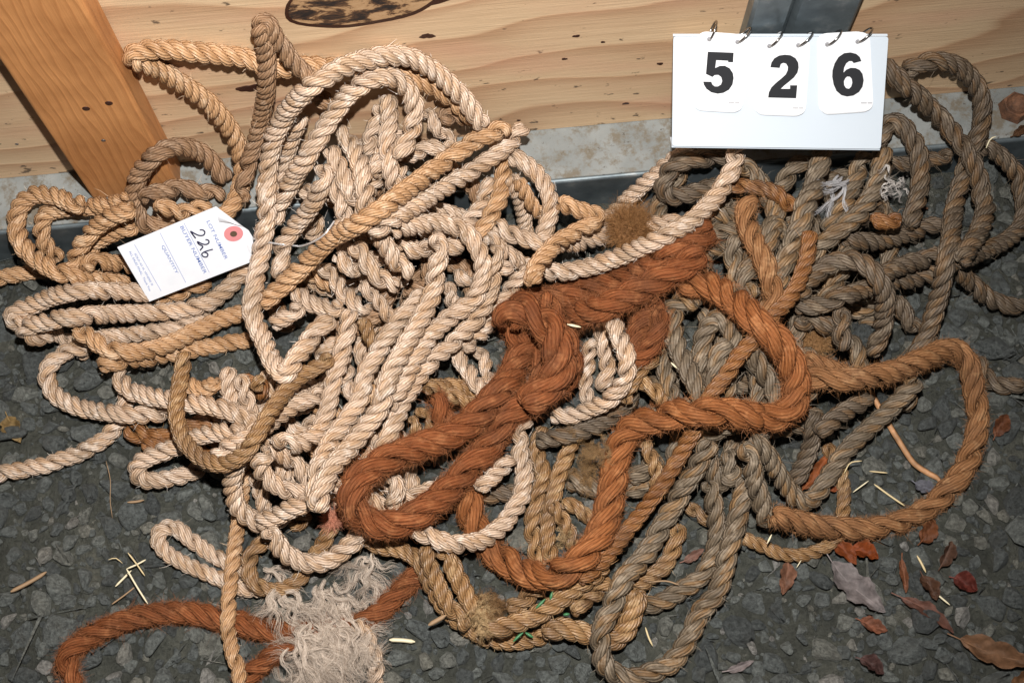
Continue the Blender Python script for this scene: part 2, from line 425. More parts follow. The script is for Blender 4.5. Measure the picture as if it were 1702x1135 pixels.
typ('dgry', 0.0095, 1.9, [DGR1], 700, 0.006, 0.52, 0.4, fcol=(0.22,0.17,0.12), alt=DGR2, dirt=0.4, dirt_col=(0.06,0.045,0.03))
typ('rust', 0.0142, 2.3, [RUST], 26000, 0.0046, 0.75, 0.15, yarns=10, fcol=(0.25,0.092,0.034), irr=0.07, dirt=0.8, dirt_col=(0.12,0.045,0.02), groove=0.45)
typ('ruso', 0.0140, 2.3, [RUSO], 24000, 0.0044, 0.72, 0.18, yarns=10, fcol=(0.30,0.12,0.045), irr=0.08, dirt=0.7, dirt_col=(0.14,0.055,0.022), groove=0.5)
typ('tanr', 0.0112, 2.4, [TANR], 16000, 0.0038, 0.7, 0.25, yarns=9, fcol=(0.30,0.145,0.062), irr=0.08, dirt=0.7, dirt_col=(0.14,0.068,0.032), groove=0.45)
typ('brwn', 0.0082, 1.9, [BRWN], 500, 0.004, 0.42, 0.5, dirt=0.4)

# key, kind of rope, radius factor, traced course (region letter, then points), label; written from the bottom of the pile up
ROPES = []
UNDER = {}   # label: (share of the course after which it runs under, words in the labels of the ropes above it)
def R(kind, course, label, rf=1.0, group=None): ROPES.append((kind, course, label, rf, group))
UNDER['long pale rope rising from the paper tag and making the big outer arch'] = (0.80, 'long diagonal rope')
# --- the buried body of the heap
for k in range(54):
    fr = random.Random(900+k)
    pale_side = k < 30
    cx, cy = (fr.uniform(500, 740), fr.uniform(260, 640)) if pale_side else (fr.uniform(1130, 1420), fr.uniform(330, 760))
    if 12 <= k < 20: cx, cy = fr.uniform(420, 700), fr.uniform(600, 800)
    a0 = fr.uniform(0, 6.28); pts = []
    rx, ry = (fr.uniform(50, 90), fr.uniform(40, 80)) if pale_side else (fr.uniform(50, 110), fr.uniform(40, 110))
    for j in range(7):
        a = a0+j*0.62; pts.append('%.0f,%.0f' % (cx+rx*math.cos(a)+fr.uniform(-12, 12), cy+ry*math.sin(a)+fr.uniform(-12, 12)))
    if pale_side: R(fr.choice(['pale', 'pale', 'warm', 'dusk']), 'X '+' '.join(pts), 'pale rope bend buried low in the heap, glimpsed between the ropes above', 0.95, 'buried pale rope bends')
    else: R('grey', 'X '+' '.join(pts), 'grey rope bend buried low among the grey ropes', 0.95, 'buried grey rope bends')
# --- bottom layer, on the gravel
R('pale', "I -60,545 0,532 100,512 220,488 330,450 430,408 510,350 560,290 590,200 600,120", 'pale rope end trailing over bare gravel below the wide pale side loop', 0.95)
R('warm', "E -60,475 0,458 90,442 170,425 250,430 330,450", 'short tan rope length running out past the rounded brown loop beside the sill')
R('pale', "I 1180,1000 1120,975 1040,935 960,885 880,825 810,780 755,790 745,850 800,915 900,968 1000,1010 1130,1065 1250,1085", 'narrow pinkish hairpin of rope lying alone on gravel, crossed by an upright tan rope', 0.86)
R('rust', "N 1120,490 1040,545 960,620 870,715 770,790 640,830 480,850 300,850 160,825 50,800 M 1400,800 1270,785 1140,750 1000,735 860,748 720,778 600,825 480,885 400,955 370,1030 385,1110 440,1180", 'dark rust-red rope curving over gravel and under the white fleecy tuft', 0.76)
R('rust', "N 40,1160 130,1075 220,1000 300,930 380,880", 'short rust-red rope length slanting into the white fleecy tuft from below', 0.66)
R('brwn', "I 600,300 650,345 730,370 820,345 950,300 1050,290 1150,270", 'orange-brown rope glimpsed under pale loops above the small pale hairpin', 1.3)
R('brwn', "I 660,390 760,400 900,400 1050,400", 'second orange-brown rope glimpsed inside the small pale hairpin')
R('brwn', "I 1130,150 1180,90 1220,110 1240,190", 'dark brown rope bit showing in a gap under the tan rope bight', 1.2)
R('dgry', "K -20,640 60,625 130,625 220,600", 'dark grey rope bit under the big pale hoop beside the rust eye')
R('dgry', "H 1190,830 1225,905 1270,955 1340,970 1430,960", 'dark rope on gravel leaving the frame beside the big tan hoop')
R('dgry', "H 330,650 400,668 470,680 530,700", 'short dark rope bit under the arched grey rope')
R('dgry', "H 570,590 555,660 560,740 575,810", 'short upright grey rope bit on gravel beneath the arched grey rope')
R('dgry', "H 810,540 850,620 900,690 960,730", 'short dark rope slanting down behind the long upright grey rope')
R('dgry', "H 330,605 400,600 480,578 580,540 680,512 780,480 880,468 1020,440", 'dark brown-grey rope running level below the arched grey rope')
R('dgry', "H 700,470 780,430 870,392 960,370 1040,345", 'dark rope rising gently toward the pair of upright grey ropes')
R('dgry', "H 1070,400 1130,445 1190,500 1260,560 1340,588 1440,592", 'dark rope drooping out of frame over gravel beside the upright grey ropes')
R('dgry', "H 1060,400 1140,372 1230,332 1330,285 1400,225 1420,120 1400,30 D 1390,830 1330,755 1265,705 1200,690", 'dark rope hooking round in front of the sill at the frame edge')
R('dgry', "H 560,270 630,285 720,288 820,268 930,230 1050,195", 'dark rope lying level under the curved grey rope, below the white twine')
R('dgry', "D 1090,735 1010,745 930,765 850,775 770,770 690,750", 'dark rope end lying level just below the hooked grey rope', 0.9)
R('dgry', "D 600,1060 700,1000 760,960", 'dark rope bit tucked beneath the white twine', 0.9)
R('grey', "G 1020,250 1110,245 1200,230 1290,250", 'grey rope bit between the frayed rust end and the upright tan rope', 0.8)
R('grey', "G 1060,330 1130,320 1200,330", 'low grey rope bit behind the frayed rust end', 0.8)
R('dgry', "D 720,690 790,570 850,600 900,670 930,770 928,870 905,980 870,1080", 'dark grey rope arcing down from behind the sign past the white twine', 1.1)
R('grey', "D 420,730 350,780 300,840 250,920", 'short grey rope slanting out below the middle of the sign')
R('grey', "D 690,720 640,800 600,900 560,990 480,1100", 'grey rope beside the white twine, slanting down from the sign', 1.0)
R('grey', "D 745,690 745,800 705,915 640,1010 550,1085 H 480,290 420,345 380,420", 'grey rope sweeping down from the sign corner over the white twine')
R('dgry', "H 350,560 390,490 450,430 530,385 620,375 695,415 745,490 768,570 755,660 735,750 705,840", 'brown-grey rope arch standing over dark hollow and dropping to the gravel', 1.05)
R('brwn', "H 690,190 760,195 850,185", 'orange rope bit lying under the white twine')
R('dgry', "D 850,345 930,302 1030,290 1120,322 1190,400 1225,500 1212,610 1175,710 1140,800 1108,910 1080,1030 H 1075,270 1050,390 1028,500 1000,615 965,715 930,790 870,900 850,990", 'long grey-brown rope looping up the plywood and running straight down across the gravel', 1.05)
R('dgry', "D 740,300 800,350 875,420 960,490 1040,575 1110,660 1170,750 1210,850 1225,960 H 1240,100 1215,220 1165,310 1110,390", 'grey-brown rope coming out from behind the sign and crossing the plywood loop', 1.05)
# --- grey ropes in the middle
R('grey', "K 400,560 480,580 560,610 650,640", 'pale grey rope bit behind the upright part of the thick rust rope')
R('grey', "K 680,640 740,600 800,560 870,480", 'grey rope bit in the gap right beside the upright thick rust rope')
R('grey', "K 690,560 760,520 850,440", 'grey rope bit tucked beneath the bend of the thick rust rope')
R('gold', "K 370,660 430,680 490,720 530,780", 'thin golden rope bit on gravel left of the upright thick rust rope')
R('gold', "K 960,660 1010,710 1090,760 1160,800 1240,835 1330,872 X 1270,908 L 280,912 380,912 470,885 530,830 562,730 570,620 555,520 500,420 470,390", 'thin golden rope looping over open gravel under the big tan hoop')
R('grey', "H 60,250 50,350 60,450 90,540 150,620", 'grey rope running down beside the upright tan rope, under the rust rope')
R('grey', "H 170,300 120,400 100,480 150,560", 'grey rope bend partly hidden by the upright tan rope')
R('grey', "G 905,1040 872,910 852,790 862,670 905,590 970,565 1030,600", 'outermost bend of the grey coil under the rust rope')
R('grey', "G 1150,1030 1170,880 1195,770 1170,690 1120,645 1070,690 1040,780 1040,880 1060,990", 'upright arched bend inside the grey coil under the rust rope')
R('grey', "G 905,600 898,690 925,790 975,890 1030,1000 1060,1080", 'grey rope slanting down across the middle of the grey coil', 1.05)
R('grey', "G 1080,1040 1110,900 1125,810 1170,750", 'innermost bend of the grey coil beneath the slim orange rope')
R('grey', "H 120,740 140,820 190,900 235,980 265,1060 L 150,370", 'grey rope showing in the dark hole ringed by the rust rope')
R('grey', "K 1080,370 1075,450 1095,530 1130,580 1175,560 1185,480 1150,420", 'small dark grey bight curling below the level rust rope', 0.9)
R('grey', "K 1070,560 1095,670 1112,790 1090,920 1025,1030 930,1085 O 1130,690 1040,690 950,660", 'grey rope hanging into a bend on gravel left of its parallel neighbour', 0.95)
R('dgry', "L 440,230 425,320 405,420 370,510 330,580", 'short dark rope standing inside the V of the grey rope', 1.0)
R('dgry', "L 700,150 640,200 570,240 490,300 440,350", 'short dark rope slanting below the tan hoop toward the rust rope', 1.0)
R('grey', "L 130,350 210,440 262,535 320,620 385,670 440,635 500,535 580,425 680,322 780,232 880,130 H 920,930", 'grey rope bent in a sharp V on gravel inside the tan hoop', 0.95)
R('pale', "C 1010,690 930,740 860,790 800,845 720,912 640,990 580,1050 G 540,230", 'pale rope running along the sill foot to the brown tuft', 0.92)
R('dgry', "D 60,745 -60,748 C 1010,748 930,772 868,832 856,888 890,930 960,922 1050,892 1130,880", 'dark grey-brown loop curling out from under the sign in front of the sill', 1.05)
R('grey', "D 60,740,20 110,795,20 170,855 220,930 250,1020 262,1100 H 235,200 215,290 190,380", 'grey rope falling from beneath the sign beside the pale rope')
R('brwn', "H 20,30 100,28 200,40 290,85 330,150", 'slim orange rope bit crossing behind the grey ropes below the sign')
R('grey', "D 470,690,25 450,800,15 415,920 365,1030 H 375,180 335,280 295,380 262,480 230,580", 'broad grey rope with ochre strand running down from under the sign', 1.08)
R('tanr', "H 165,120,-4 128,70 105,130 115,220 150,300 195,385 225,470 238,550 215,640", 'smooth tan rope bent over at its top, leaning on the grey ropes', 0.9)
# --- golden ropes, lower middle
R('gold', "K 290,300 270,380 265,450 295,540 265,640 242,740 245,840 262,930 X 900,945", 'thin golden rope hanging straight down right of the big pale hoop', 1.2)
R('gold', "K 440,370 395,460 360,560 335,670 312,780 318,870 330,950", 'thin golden rope slanting down beside the upright thick rust rope', 1.15)
R('gold', "K 330,660 380,740 420,820 440,900", 'thin golden rope bit crossing two hanging golden ropes', 1.1)
R('dgry', "K 250,370 320,368 410,350 520,318 610,270 690,200 720,130", 'brown-grey rope curving under the small pale loop beside the knot', 0.95)
R('gold', "G 720,930 780,960 830,1000 860,1060", 'thin golden rope bit above the bend of the thick rust rope', 1.1)
R('gold', "G 820,780 800,850 740,900 700,980 680,1060", 'thin golden rope curling under the dark red bight', 1.1)
R('gold', "K 770,370 800,450 830,540 820,610", 'thin golden rope bit in the hollow under the rust bend', 1.0)
R('gold', "O 1250,230 1235,330 1195,430 1120,520 1040,570 980,600", 'thin golden rope curve showing right of the long ochre-grey rope', 1.2)
R('gold', "N 760,330 880,370 1000,395 1070,445 1120,545 1170,645 1240,740 1330,815 1420,865 O 190,892 330,902 460,880 600,835", 'golden rope sweeping along the bottom rim of the pile', 1.15)
R('gold', "O 470,850 600,830 720,850 830,890 910,880 965,800 1000,690 1010,600", 'golden rope rounding the bottom corner of the pile under the ochre-grey rope', 1.5)
R('gold', "N 1110,350 1125,450 1175,570 1225,670 1290,760 1360,830", 'golden rope running down left of its twin to the frayed brown lump', 1.2)
R('gold', "N 1190,380 1250,460 1300,560 1350,660 1400,750 O 110,790", 'golden rope with a fuzzy worn patch beside the frayed brown lump', 1.3)
R('gold', "O 270,720 350,690 430,620 500,590", 'short golden rope bit under the lowest rust bend', 1.2)
R('gold', "O 640,740 720,660 800,610 880,560", 'golden rope bit under the long ochre-grey rope', 1.3)
R('gold', "O 140,855 280,812 420,765 540,695 650,612 760,530 850,470", 'golden rope slanting up under the lowest rust bend', 1.3)
R('brwn', "H 408,230 402,330 372,440 310,560 220,650 120,775 50,860 G 1200,860 1130,945 1070,1040 X 1165,690 K 1000,330 940,440 870,560 790,670 700,785 620,890 540,975 450,1040", 'slim orange-brown rope running diagonally under the rust rope toward the bottom of the pile', 1.0)
R('grey', "K 1090,370 1015,500 950,610 885,720 820,835 755,940 X 1040,955 O 900,640 848,740 815,840 800,930 825,1020 890,1085 970,1110 1070,1085 1170,1045 1250,975 1310,870 1360,750 P 40,600 75,480 112,340 150,200 178,70 L 95,640 110,540", 'long grey rope with ochre strands making a deep bend on the gravel', 1.02)
R('grey', "L 90,380 125,460 150,560 175,650 200,730 215,790", 'grey rope end with unlaid strands hanging over the tan hoop', 1.0)
# --- pale ropes, upper left
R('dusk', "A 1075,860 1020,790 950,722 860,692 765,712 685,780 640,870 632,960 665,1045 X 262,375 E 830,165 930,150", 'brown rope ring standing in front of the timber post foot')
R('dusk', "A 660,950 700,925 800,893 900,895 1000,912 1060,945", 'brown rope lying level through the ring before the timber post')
R('warm', "E 720,130 790,130 870,150 950,130 1010,120", 'tan rope bend peeping out above the paper tag')
R('warm', "E 620,95 480,122 350,128 255,140 202,180 195,250 228,320 290,385", 'tan rope bending inside the rounded brown loop')
R('warm', "E 350,430 400,350 460,290 540,240 650,215", 'tan rope slanting up under the paper tag, lower of two')
R('warm', "E 310,440 350,375 395,290 455,220 540,165 640,130", 'tan rope slanting up to the brown ring, upper of two')
R('warm', "E 400,130 320,98 240,70 170,65 102,110 76,190 95,290 170,370 260,425 350,452 470,472 620,490", 'rounded brown rope loop resting against the sill at the pile edge', 1.02)
R('warm', "E 380,400 430,385 520,385 640,410", 'tan rope bit tucked under the corner of the paper tag')
R('warm', "E 720,560 800,545 900,510 1000,470", 'tan rope running under the lower edge of the paper tag')
R('pale', "I 1075,20 1078,120 1090,210 1082,300", 'pale rope standing upright between stacked pale loops', 1.0)
R('pale', "I 1120,60 1150,130 1175,210 1200,290", 'pale rope slanting down beside the upright pale one', 0.9)
R('warm', "I 870,90 920,130 980,130 1040,90", 'tan rope bend beside the thin golden upright rope', 0.9)
R('pale', "E 250,700 300,745 370,790 X 150,595", 'short pale rope bit linking the flat pale turns to the wide side loop', 0.9)
R('pale', "E 440,780 390,790 330,800 270,832 222,895 232,970 285,1032 370,1068 490,1092 620,1105 740,1100 830,1085", 'pale rope swinging out in a wide side loop over the gravel', 0.98)
R('pale', "E 580,880 560,925 605,985 690,1015 780,1030 I 900,200 1020,218 1110,245 1190,290 1230,340", 'pale rope nested inside the wide side loop, running on under the golden rope', 1.0)
R('pale', "I 1170,345 1040,335 930,358 830,405 730,440 660,480 638,520 672,560 745,562 840,545 930,512 1020,478", 'small pale hairpin lying flat under the golden rope, clear of the gravel hairpin', 0.98)
R('warm', "I 1160,440 1150,560 1135,680 1122,780 1105,900 1090,1020 M 1285,720 1285,830 1300,930 1335,1040 1365,1180", 'tan rope hanging straight down over the gravel hairpin and the dark rust rope', 0.82)
R('pale', "E 430,740 520,738 640,725 780,705 900,672 1000,640", 'pale rope turn third from the paper tag in the flat stack', 0.95)
R('warm', "E 460,885 500,868 590,850 700,838 800,820 900,800 1000,782 1100,762 1200,748", 'lowest tan rope turn of the flat stack, above the dark hollow', 0.98)
R('warm', "X 560,480 F 280,430 170,520 X 440,500 E 1160,618 1050,652 900,722 770,782 650,808 550,805 470,775 400,725 350,690", 'tan rope turn of the flat stack crossing under the long upright pale rope')
R('pale', "E 720,535 620,526 500,520 380,522 260,545 160,585 85,615 46,640 72,668 140,672 210,662", 'pale rope turn of the flat stack closest to the paper tag', 1.02)
R('pale', "E 1200,410 1130,445 1085,500 1030,550 950,590 840,612 720,622 600,628 480,632 340,645 220,665 140,690 108,708 125,732 190,738 260,728", 'grey-white weathered rope turn, second from the paper tag in the flat stack', 1.02)
# --- centre
R('warm', "B 1190,640 1235,740 1238,850 1212,960 1150,1065 F 1130,250 1060,310", 'brown rope dropping behind the tips of the two long diagonal ropes')
R('pale', "B 860,520 920,590 970,650 1000,700", 'short pale rope bit under the big arch beside the diagonal tips', 0.95)
R('pale', "B 770,745 850,712 940,692 1020,690", 'short pale rope lying level behind the upper diagonal rope', 0.95)
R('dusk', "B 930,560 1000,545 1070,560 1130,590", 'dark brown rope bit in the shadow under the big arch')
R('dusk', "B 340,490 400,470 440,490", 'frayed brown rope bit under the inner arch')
R('pale', "B 580,740 615,650 650,560 665,490", 'pale rope slanting behind the upright central pale rope', 0.95)
R('pale', "B 620,840 660,740 720,640 760,600", 'pale rope deep in the gap behind the upright central pale rope', 0.95)
R('pale', "B 690,440 702,550 690,650 700,760 722,860 730,940", 'upright pale rope in the middle of the arches', 0.98)
R('pale', "B 400,780 425,860 470,940 490,1010 460,1100 F 440,180", 'pale rope curving in the middle below the arches', 0.95)
R('pale', "B 350,1010 360,1060 340,1120 F 320,200 290,280", 'small pale rope bit beside the shiny wire', 0.9)
R('pale', "B 410,690 460,780 505,880 555,975 590,1040", 'pale rope slanting down under the inner arch, left of its twin', 0.95)
R('pale', "B 460,600 530,700 568,800 585,900 595,1000 X 612,375", 'pale rope slanting down under the inner arch, right of its twin', 1.0)
R('pale', "B 395,770 385,870 340,965 270,1055 215,1125 F 200,300 190,380 185,470", 'pale rope curving down under the inner arch to the long diagonal rope', 1.0)
R('pale', "B 285,540 245,640 215,750 190,870 170,980", 'pale rope in the gap between the outer and the inner arch', 0.95)
R('pale', "C 140,820 180,930 205,1040 G 200,210 X 880,400", 'pale rope hanging just right of the dropping brown rope', 0.9)
R('warm', "C 170,840 215,930 270,1000 310,1040", 'tan rope bit in the shade behind the hanging pale ropes', 0.8)
R('pale', "C 120,735 200,765 285,850 328,950 318,1040 290,1110 G 270,290", 'pale rope arching down from the diagonal tips beside the sill', 0.98)
R('pale', "G 60,205 160,262 260,290 370,300 480,290 580,262 680,240 780,215 900,200 960,190", 'pale rope lying level under the golden hairpin and behind the brown tuft', 1.0)
R('pale', "F 1160,250 1220,320 1290,370 1360,410 G 250,420", 'pale rope slanting down toward the golden hairpin end', 0.98)
R('pale', "F 1000,420 1040,470 1100,460", 'short pale rope bit inside the central inverted U', 0.9)
R('pale', "F 980,470 990,560 1020,600", 'second short pale rope bit inside the central inverted U', 0.85)
R('pale', "F 730,310 800,330 900,320 1060,310", 'pale rope lying level under the central inverted U', 0.95)
R('pale', "F 360,390 430,440 480,520 550,590 620,600", 'pale rope sweeping to a bend below the long diagonal rope', 1.0)
R('pale', "F 560,480 640,560 700,640 730,700", 'tan-shadowed pale rope going down into the central gap', 0.8)
R('pale', "F 250,510 310,570 400,600 490,600", 'pale rope lying level below the long diagonal rope', 0.95)
R('pale', "F 440,340 500,400 580,440", 'small pale rope turn under the long diagonal rope', 0.9)
R('pale', "F 530,290 580,370 640,440 700,490 750,510", 'pale rope bend ending over the central black gap, left of two', 1.05)
R('pale', "F 630,210 680,300 740,390 790,440 815,450", 'pale rope bend ending over the central black gap, right of two', 1.0)
R('pale', "F 140,690 220,640 300,590", 'short pale rope emerging right of the long upright leg', 0.95)
R('gold', "F 570,640 600,720 630,790", 'thin golden rope in the dark gap beside the slanting bundle')
R('gold', "F 860,980 960,970 1060,980 1120,1010", 'thin golden rope crossing behind the slanting bundle near the rust loop', 1.2)
R('gold', "F 960,1000 1060,1040 1140,1090", 'second thin golden rope crossing behind the slanting bundle near the rust loop', 1.1)
R('gold', "J 830,210 880,270 920,340", 'thin golden rope bit above the rust eye, right one', 1.0)
R('gold', "J 790,260 830,330 860,390", 'thin golden rope bit above the rust eye, left one', 1.0)
R('rust', "J 900,160 940,200 960,280 980,330", 'rust-red rope bit behind the slanting bundle above the rust eye', 0.75)
R('pale', "F 1100,770 1140,830 1170,920 1180,990", 'pale rope bit hanging beside the knot of the rust rope', 0.85)
R('pale', "F 990,790 1050,870 1105,945 1160,1025 1200,1080", 'pale rope slanting down into the rust rope below the knot', 0.95)
R('pale', "F 1350,400 1310,460 1250,545 1185,640 1120,735 1040,790", 'pale rope slanting down left of the knot of the rust rope', 0.98)
R('pale', "F 1290,395 1220,430 1170,470", 'short pale rope bit left of the golden hairpin end', 0.9)
R('pale', "F 1195,300 1195,420 1172,530 1128,630 1045,725 955,805 880,875 810,970 760,1060 J 720,310 680,390 640,470 600,540", 'pale rope on the rust-loop side of the slanting bundle', 1.0)
R('gold', "I 1240,60 1200,150", 'thin golden rope bit under the tan bight', 1.0)
R('pale', "J 500,90 520,150 560,180", 'short pale rope bit in the dark gap left of the slanting bundle', 0.9)
R('pale', "F 400,690 330,760 290,820 250,880", 'pale rope rising from the foot of the long upright leg', 0.9)
R('pale', "F 470,740 400,800 340,880", 'second pale rope rising behind the hanging golden rope', 0.85)
R('pale', "J 190,480 200,540 240,570", 'short pale rope bit inside the lower pale loops', 0.8)
R('pale', "J 80,520 78,580 100,650 112,720", 'short upright pale rope inside the lowest left pale loop', 0.85)
R('pale', "J 400,150 310,182 230,222 165,275 90,320 I 1140,372 1040,428 1000,450", 'pale rope slanting under the golden bight to the small hairpin', 0.98)
R('pale', "J 110,385 180,435 255,480 310,550 330,620", 'pale rope curving into the gathered lower loops', 0.95)
R('pale', "J 150,430 95,455 92,500 130,560 190,600 260,620 330,630", 'small pale loop in the gathered lower loops', 0.98)
R('pale', "F 520,600 505,700 480,800 450,900 425,1000 J 410,235 372,325 300,385 220,388 150,345", 'pale rope hooking down and round left of the slanting bundle', 0.98)
R('gold', "N 600,170 575,270 520,365 440,480 380,570 290,612 205,608 135,560 108,480 140,400 205,315 230,250", 'thin golden loop hanging below the lowest pale hoop', 1.15)
R('gold', "N 330,250 420,220 480,200", 'thin golden rope bit above the thin golden loop', 1.2)
R('pale', "I 1180,380 1130,450 1097,560 1105,650 1165,735 1250,768 1345,722 J 90,762 200,715 290,672 360,640 420,600", 'pale rope making the lowest left hoop of the gathered loops', 1.02)
R('gold', "F 440,830 340,890 250,950 I 1310,190 1245,290 1195,380 1130,455 1060,488 970,468 890,408 845,320 830,230 845,120 865,10 E 870,800", 'thin golden rope hanging in a U over the pale loops', 1.12)
R('pale', "J 130,780 155,835 200,895 280,945 370,955 460,910 530,855 575,800 600,760", 'pale hoop hanging lowest over the white fleecy tuft', 1.05)
R('pale', "J 420,600 470,600 520,610", 'short pale rope bit between the bundle foot and the rust eye', 0.95)
R('pale', "F 700,235 800,215 900,200 1000,210 1080,262 1132,350 1142,450 1112,540 1045,605 960,665 890,740 820,850 J 700,230", 'pale rope bent in an inverted U in the middle of the pile', 1.02)
R('pale', "F 870,520 790,610 710,710 640,820 590,910 J 560,190 480,300 415,395 372,490 352,580 358,690", 'pale rope on the tag side of the slanting bundle', 1.0)
R('pale', "F 930,240 935,330 920,450 890,570 830,690 760,810 700,930 J 660,215 590,310 520,400 455,470 400,560 370,650 362,720", 'long pale rope on top of the slanting bundle', 1.05)
R('warm', "A 1020,1050 1090,980 1135,880 1145,790 1125,690 1065,580 960,465 840,385 720,315 640,290 612,262 680,238 780,236 900,245 1020,258 1190,285 B 120,320 350,315 600,330 830,385 930,425 1040,505 1120,590", 'tan rope loop hung up over the timber post edge against the plywood')
R('dusk', "B 380,400 300,345 225,265 165,180 108,92,12 92,130,12 118,220 125,330 118,450 95,570 60,700 20,840 A 1140,960", 'brown rope standing tallest in a tight upright fold against the plywood', 0.9)
R('pale', "B 740,760 785,660 820,560 812,470 770,400 690,358 600,382 520,435 455,515 400,600 330,712 260,825 190,950 150,1060", 'inner pale rope arch inside the big outer arch', 1.02)
R('pale', "B 1345,590 1280,665 1180,748 1070,820 960,888 860,950 770,1003 680,1060 600,1110", 'lower of the two long diagonal ropes', 0.98)
R('warm', "B 1260,650 1235,612 1150,642 1060,695 960,765 850,845 740,930 640,1003 530,1070 430,1125 F 330,370 245,452 170,522 90,595", 'upper of the two long diagonal ropes, golden, lying across the pile', 1.05)
R('pale', "F 440,640 380,690 310,770 245,865 205,920 165,880 115,770 72,680 50,600 65,500 88,390 110,260 125,120 120,0 B 122,950 130,800 150,680 200,560 290,445 400,362 530,302 650,268 760,265 880,312 980,392 1060,475 1115,555 1150,610", 'long pale rope rising from the paper tag and making the big outer arch', 1.05)
# --- rust ropes over the middle
R('rust', "G 850,560 770,640 725,740 735,840 790,800 835,700 850,600", 'dark red rope bight in the shade beside the knot', 0.72)
R('tanr', "H 370,830 430,860 520,890 600,905", 'tan rope end lying against the big tan hoop', 0.8)
R('tanr', "H 340,935 420,930 530,942 650,932 770,908 890,868 1000,815 1085,790 1145,845 1175,930 1190,1030 L 1200,220 1198,330 1168,440 1108,552 1020,650 900,730 760,778 600,790 450,778 330,752 230,715", 'big tan rope hoop lying open on the gravel', 1.0)
R('ruso', "J 1065,600 1075,690 1110,790 1170,880 K 180,985 290,1012 400,985 500,905 570,800 602,680 622,560 642,440 685,345 770,290 880,258 1010,240 1150,245 1300,262 L 60,245 170,265 270,262 330,205 345,110 H 340,1000 348,930 320,845 262,762 180,682 100,612 X 1222,500 G 1130,520 1050,490 930,470", 'thick rust rope winding in an S through the grey ropes to the tan hoop', 1.0)
R('pale', "J 1370,270,8 1330,320,8 1312,400 1338,520 1322,640 1262,740 1170,828 1050,862 940,848 850,805 780,750", 'big pale hoop to the right of the rust eye')
R('pale', "J 1290,450 1200,535 1110,615", 'short pale rope crossing inside the big pale hoop', 0.9)
R('pale', "J 700,540 740,600 730,660 690,700", 'small pale rope bit seen through the rust eye', 0.95)
R('pale', "G 510,1060 490,980 500,890 515,790 540,740", 'pale rope inside the small pale loop below the knot', 0.9)
R('pale', "G 555,660 580,760 595,850 590,930 560,1000", 'pale rope standing within the small pale loop, second strand', 0.98)
R('pale', "G 620,650 650,740 685,820 690,890 660,970 600,1035 510,1080 420,1108 320,1105", 'small pale loop curling under the knot of the rust rope')
R('rust', "G 1100,225 1060,250 960,315 830,395 700,450 570,490 440,525 340,560 235,570 145,625 150,710 235,775 300,860 290,960 230,1040 J 1250,270 1190,380 1110,460 1020,565 920,660 820,730 720,772 630,770 555,725 522,650 550,570 625,500 720,450 840,405 950,365 1060,305 1150,225 1235,130 1290,50 G 180,830 250,740 330,680 430,645 560,600 700,545 840,470 960,400 1050,330", 'heavy rust-red rope tied in a knot with a long eye and frayed ends', 0.98)
R('rust', "G 285,530 315,590 350,670 400,750 428,840 405,930 350,985", 'rust-red rope turn wrapped down the outer side of the knot', 0.85)
R('rust', "G 125,700 140,625 215,600 290,660 345,755 375,850 345,945 270,1010 190,1065", 'bulky rust-red rope turn lying across the top of the knot', 1.15)
R('pale', "C 1225,640,60 1208,705,45 1185,790,25 1142,880 1080,960 1000,1035 G 960,212 850,270 740,322 620,372 500,410 400,430 320,432 250,440", 'clean pale rope swinging down from beneath the sign over the frayed rust end', 1.02)
R('warm', "G 360,105 440,138 520,148 556,172 520,205 440,245 370,285 300,352 250,425 235,500", 'golden-tan hairpin of rope right of the pile centre, pointing at the brown tuft', 0.98)
R('pale', "N 700,780 750,830 795,900 822,980 832,1060 825,1180", 'tan rope end running down out of the white fleecy tuft', 0.85)


def parse(course):
    pts, reg = [], None
    for tok in course.split():
        if tok.isalpha(): reg = REG[tok]; continue
        q = [float(a) for a in tok.split(',')]
        pts.append((reg[0]+q[0]/reg[2], reg[1]+q[1]/reg[2], (q[2] if len(q) > 2 else 0.0)/1000))
    return np.array(pts)

def spline(P, step):
    """centripetal Catmull-Rom, resampled"""
    P = np.vstack([2*P[0]-P[1], P, 2*P[-1]-P[-2]])
    out = []
    for i in range(1, len(P)-2):
        p0, p1, p2, p3 = P[i-1:i+3]
        k = [0]
        for a, b in ((p0,p1), (p1,p2), (p2,p3)): k.append(k[-1]+max(1e-4, np.linalg.norm(b-a)**0.5))
        u = np.linspace(k[1], k[2], 24, endpoint=False)[:,None]
        A1 = (k[1]-u)/(k[1]-k[0])*p0+(u-k[0])/(k[1]-k[0])*p1
        A2 = (k[2]-u)/(k[2]-k[1])*p1+(u-k[1])/(k[2]-k[1])*p2
        A3 = (k[3]-u)/(k[3]-k[2])*p2+(u-k[2])/(k[3]-k[2])*p3
        B1 = (k[2]-u)/(k[2]-k[0])*A1+(u-k[0])/(k[2]-k[0])*A2
        B2 = (k[3]-u)/(k[3]-k[1])*A2+(u-k[1])/(k[3]-k[1])*A3
        out.append((k[2]-u)/(k[2]-k[1])*B1+(u-k[1])/(k[2]-k[1])*B2)
    out.append(P[-2][None]); C = np.vstack(out)
    return resample(C, step)

def resample(C, step):
    d = np.r_[0, np.cumsum(np.linalg.norm(np.diff(C[:,:min(3, C.shape[1])], axis=0), axis=1))]
    n = max(4, int(d[-1]/step)); s = np.linspace(0, d[-1], n)
    return np.stack([np.interp(s, d, C[:,i]) for i in range(C.shape[1])], 1)

def gauss(a, sig):
    n = int(3*sig)+1; k = np.exp(-0.5*(np.arange(-n, n+1)/sig)**2); k /= k.sum()
    if a.ndim == 1: return np.convolve(np.pad(a, n, mode='edge'), k, 'valid')
    return np.stack([gauss(a[:,i], sig) for i in range(a.shape[1])], 1)

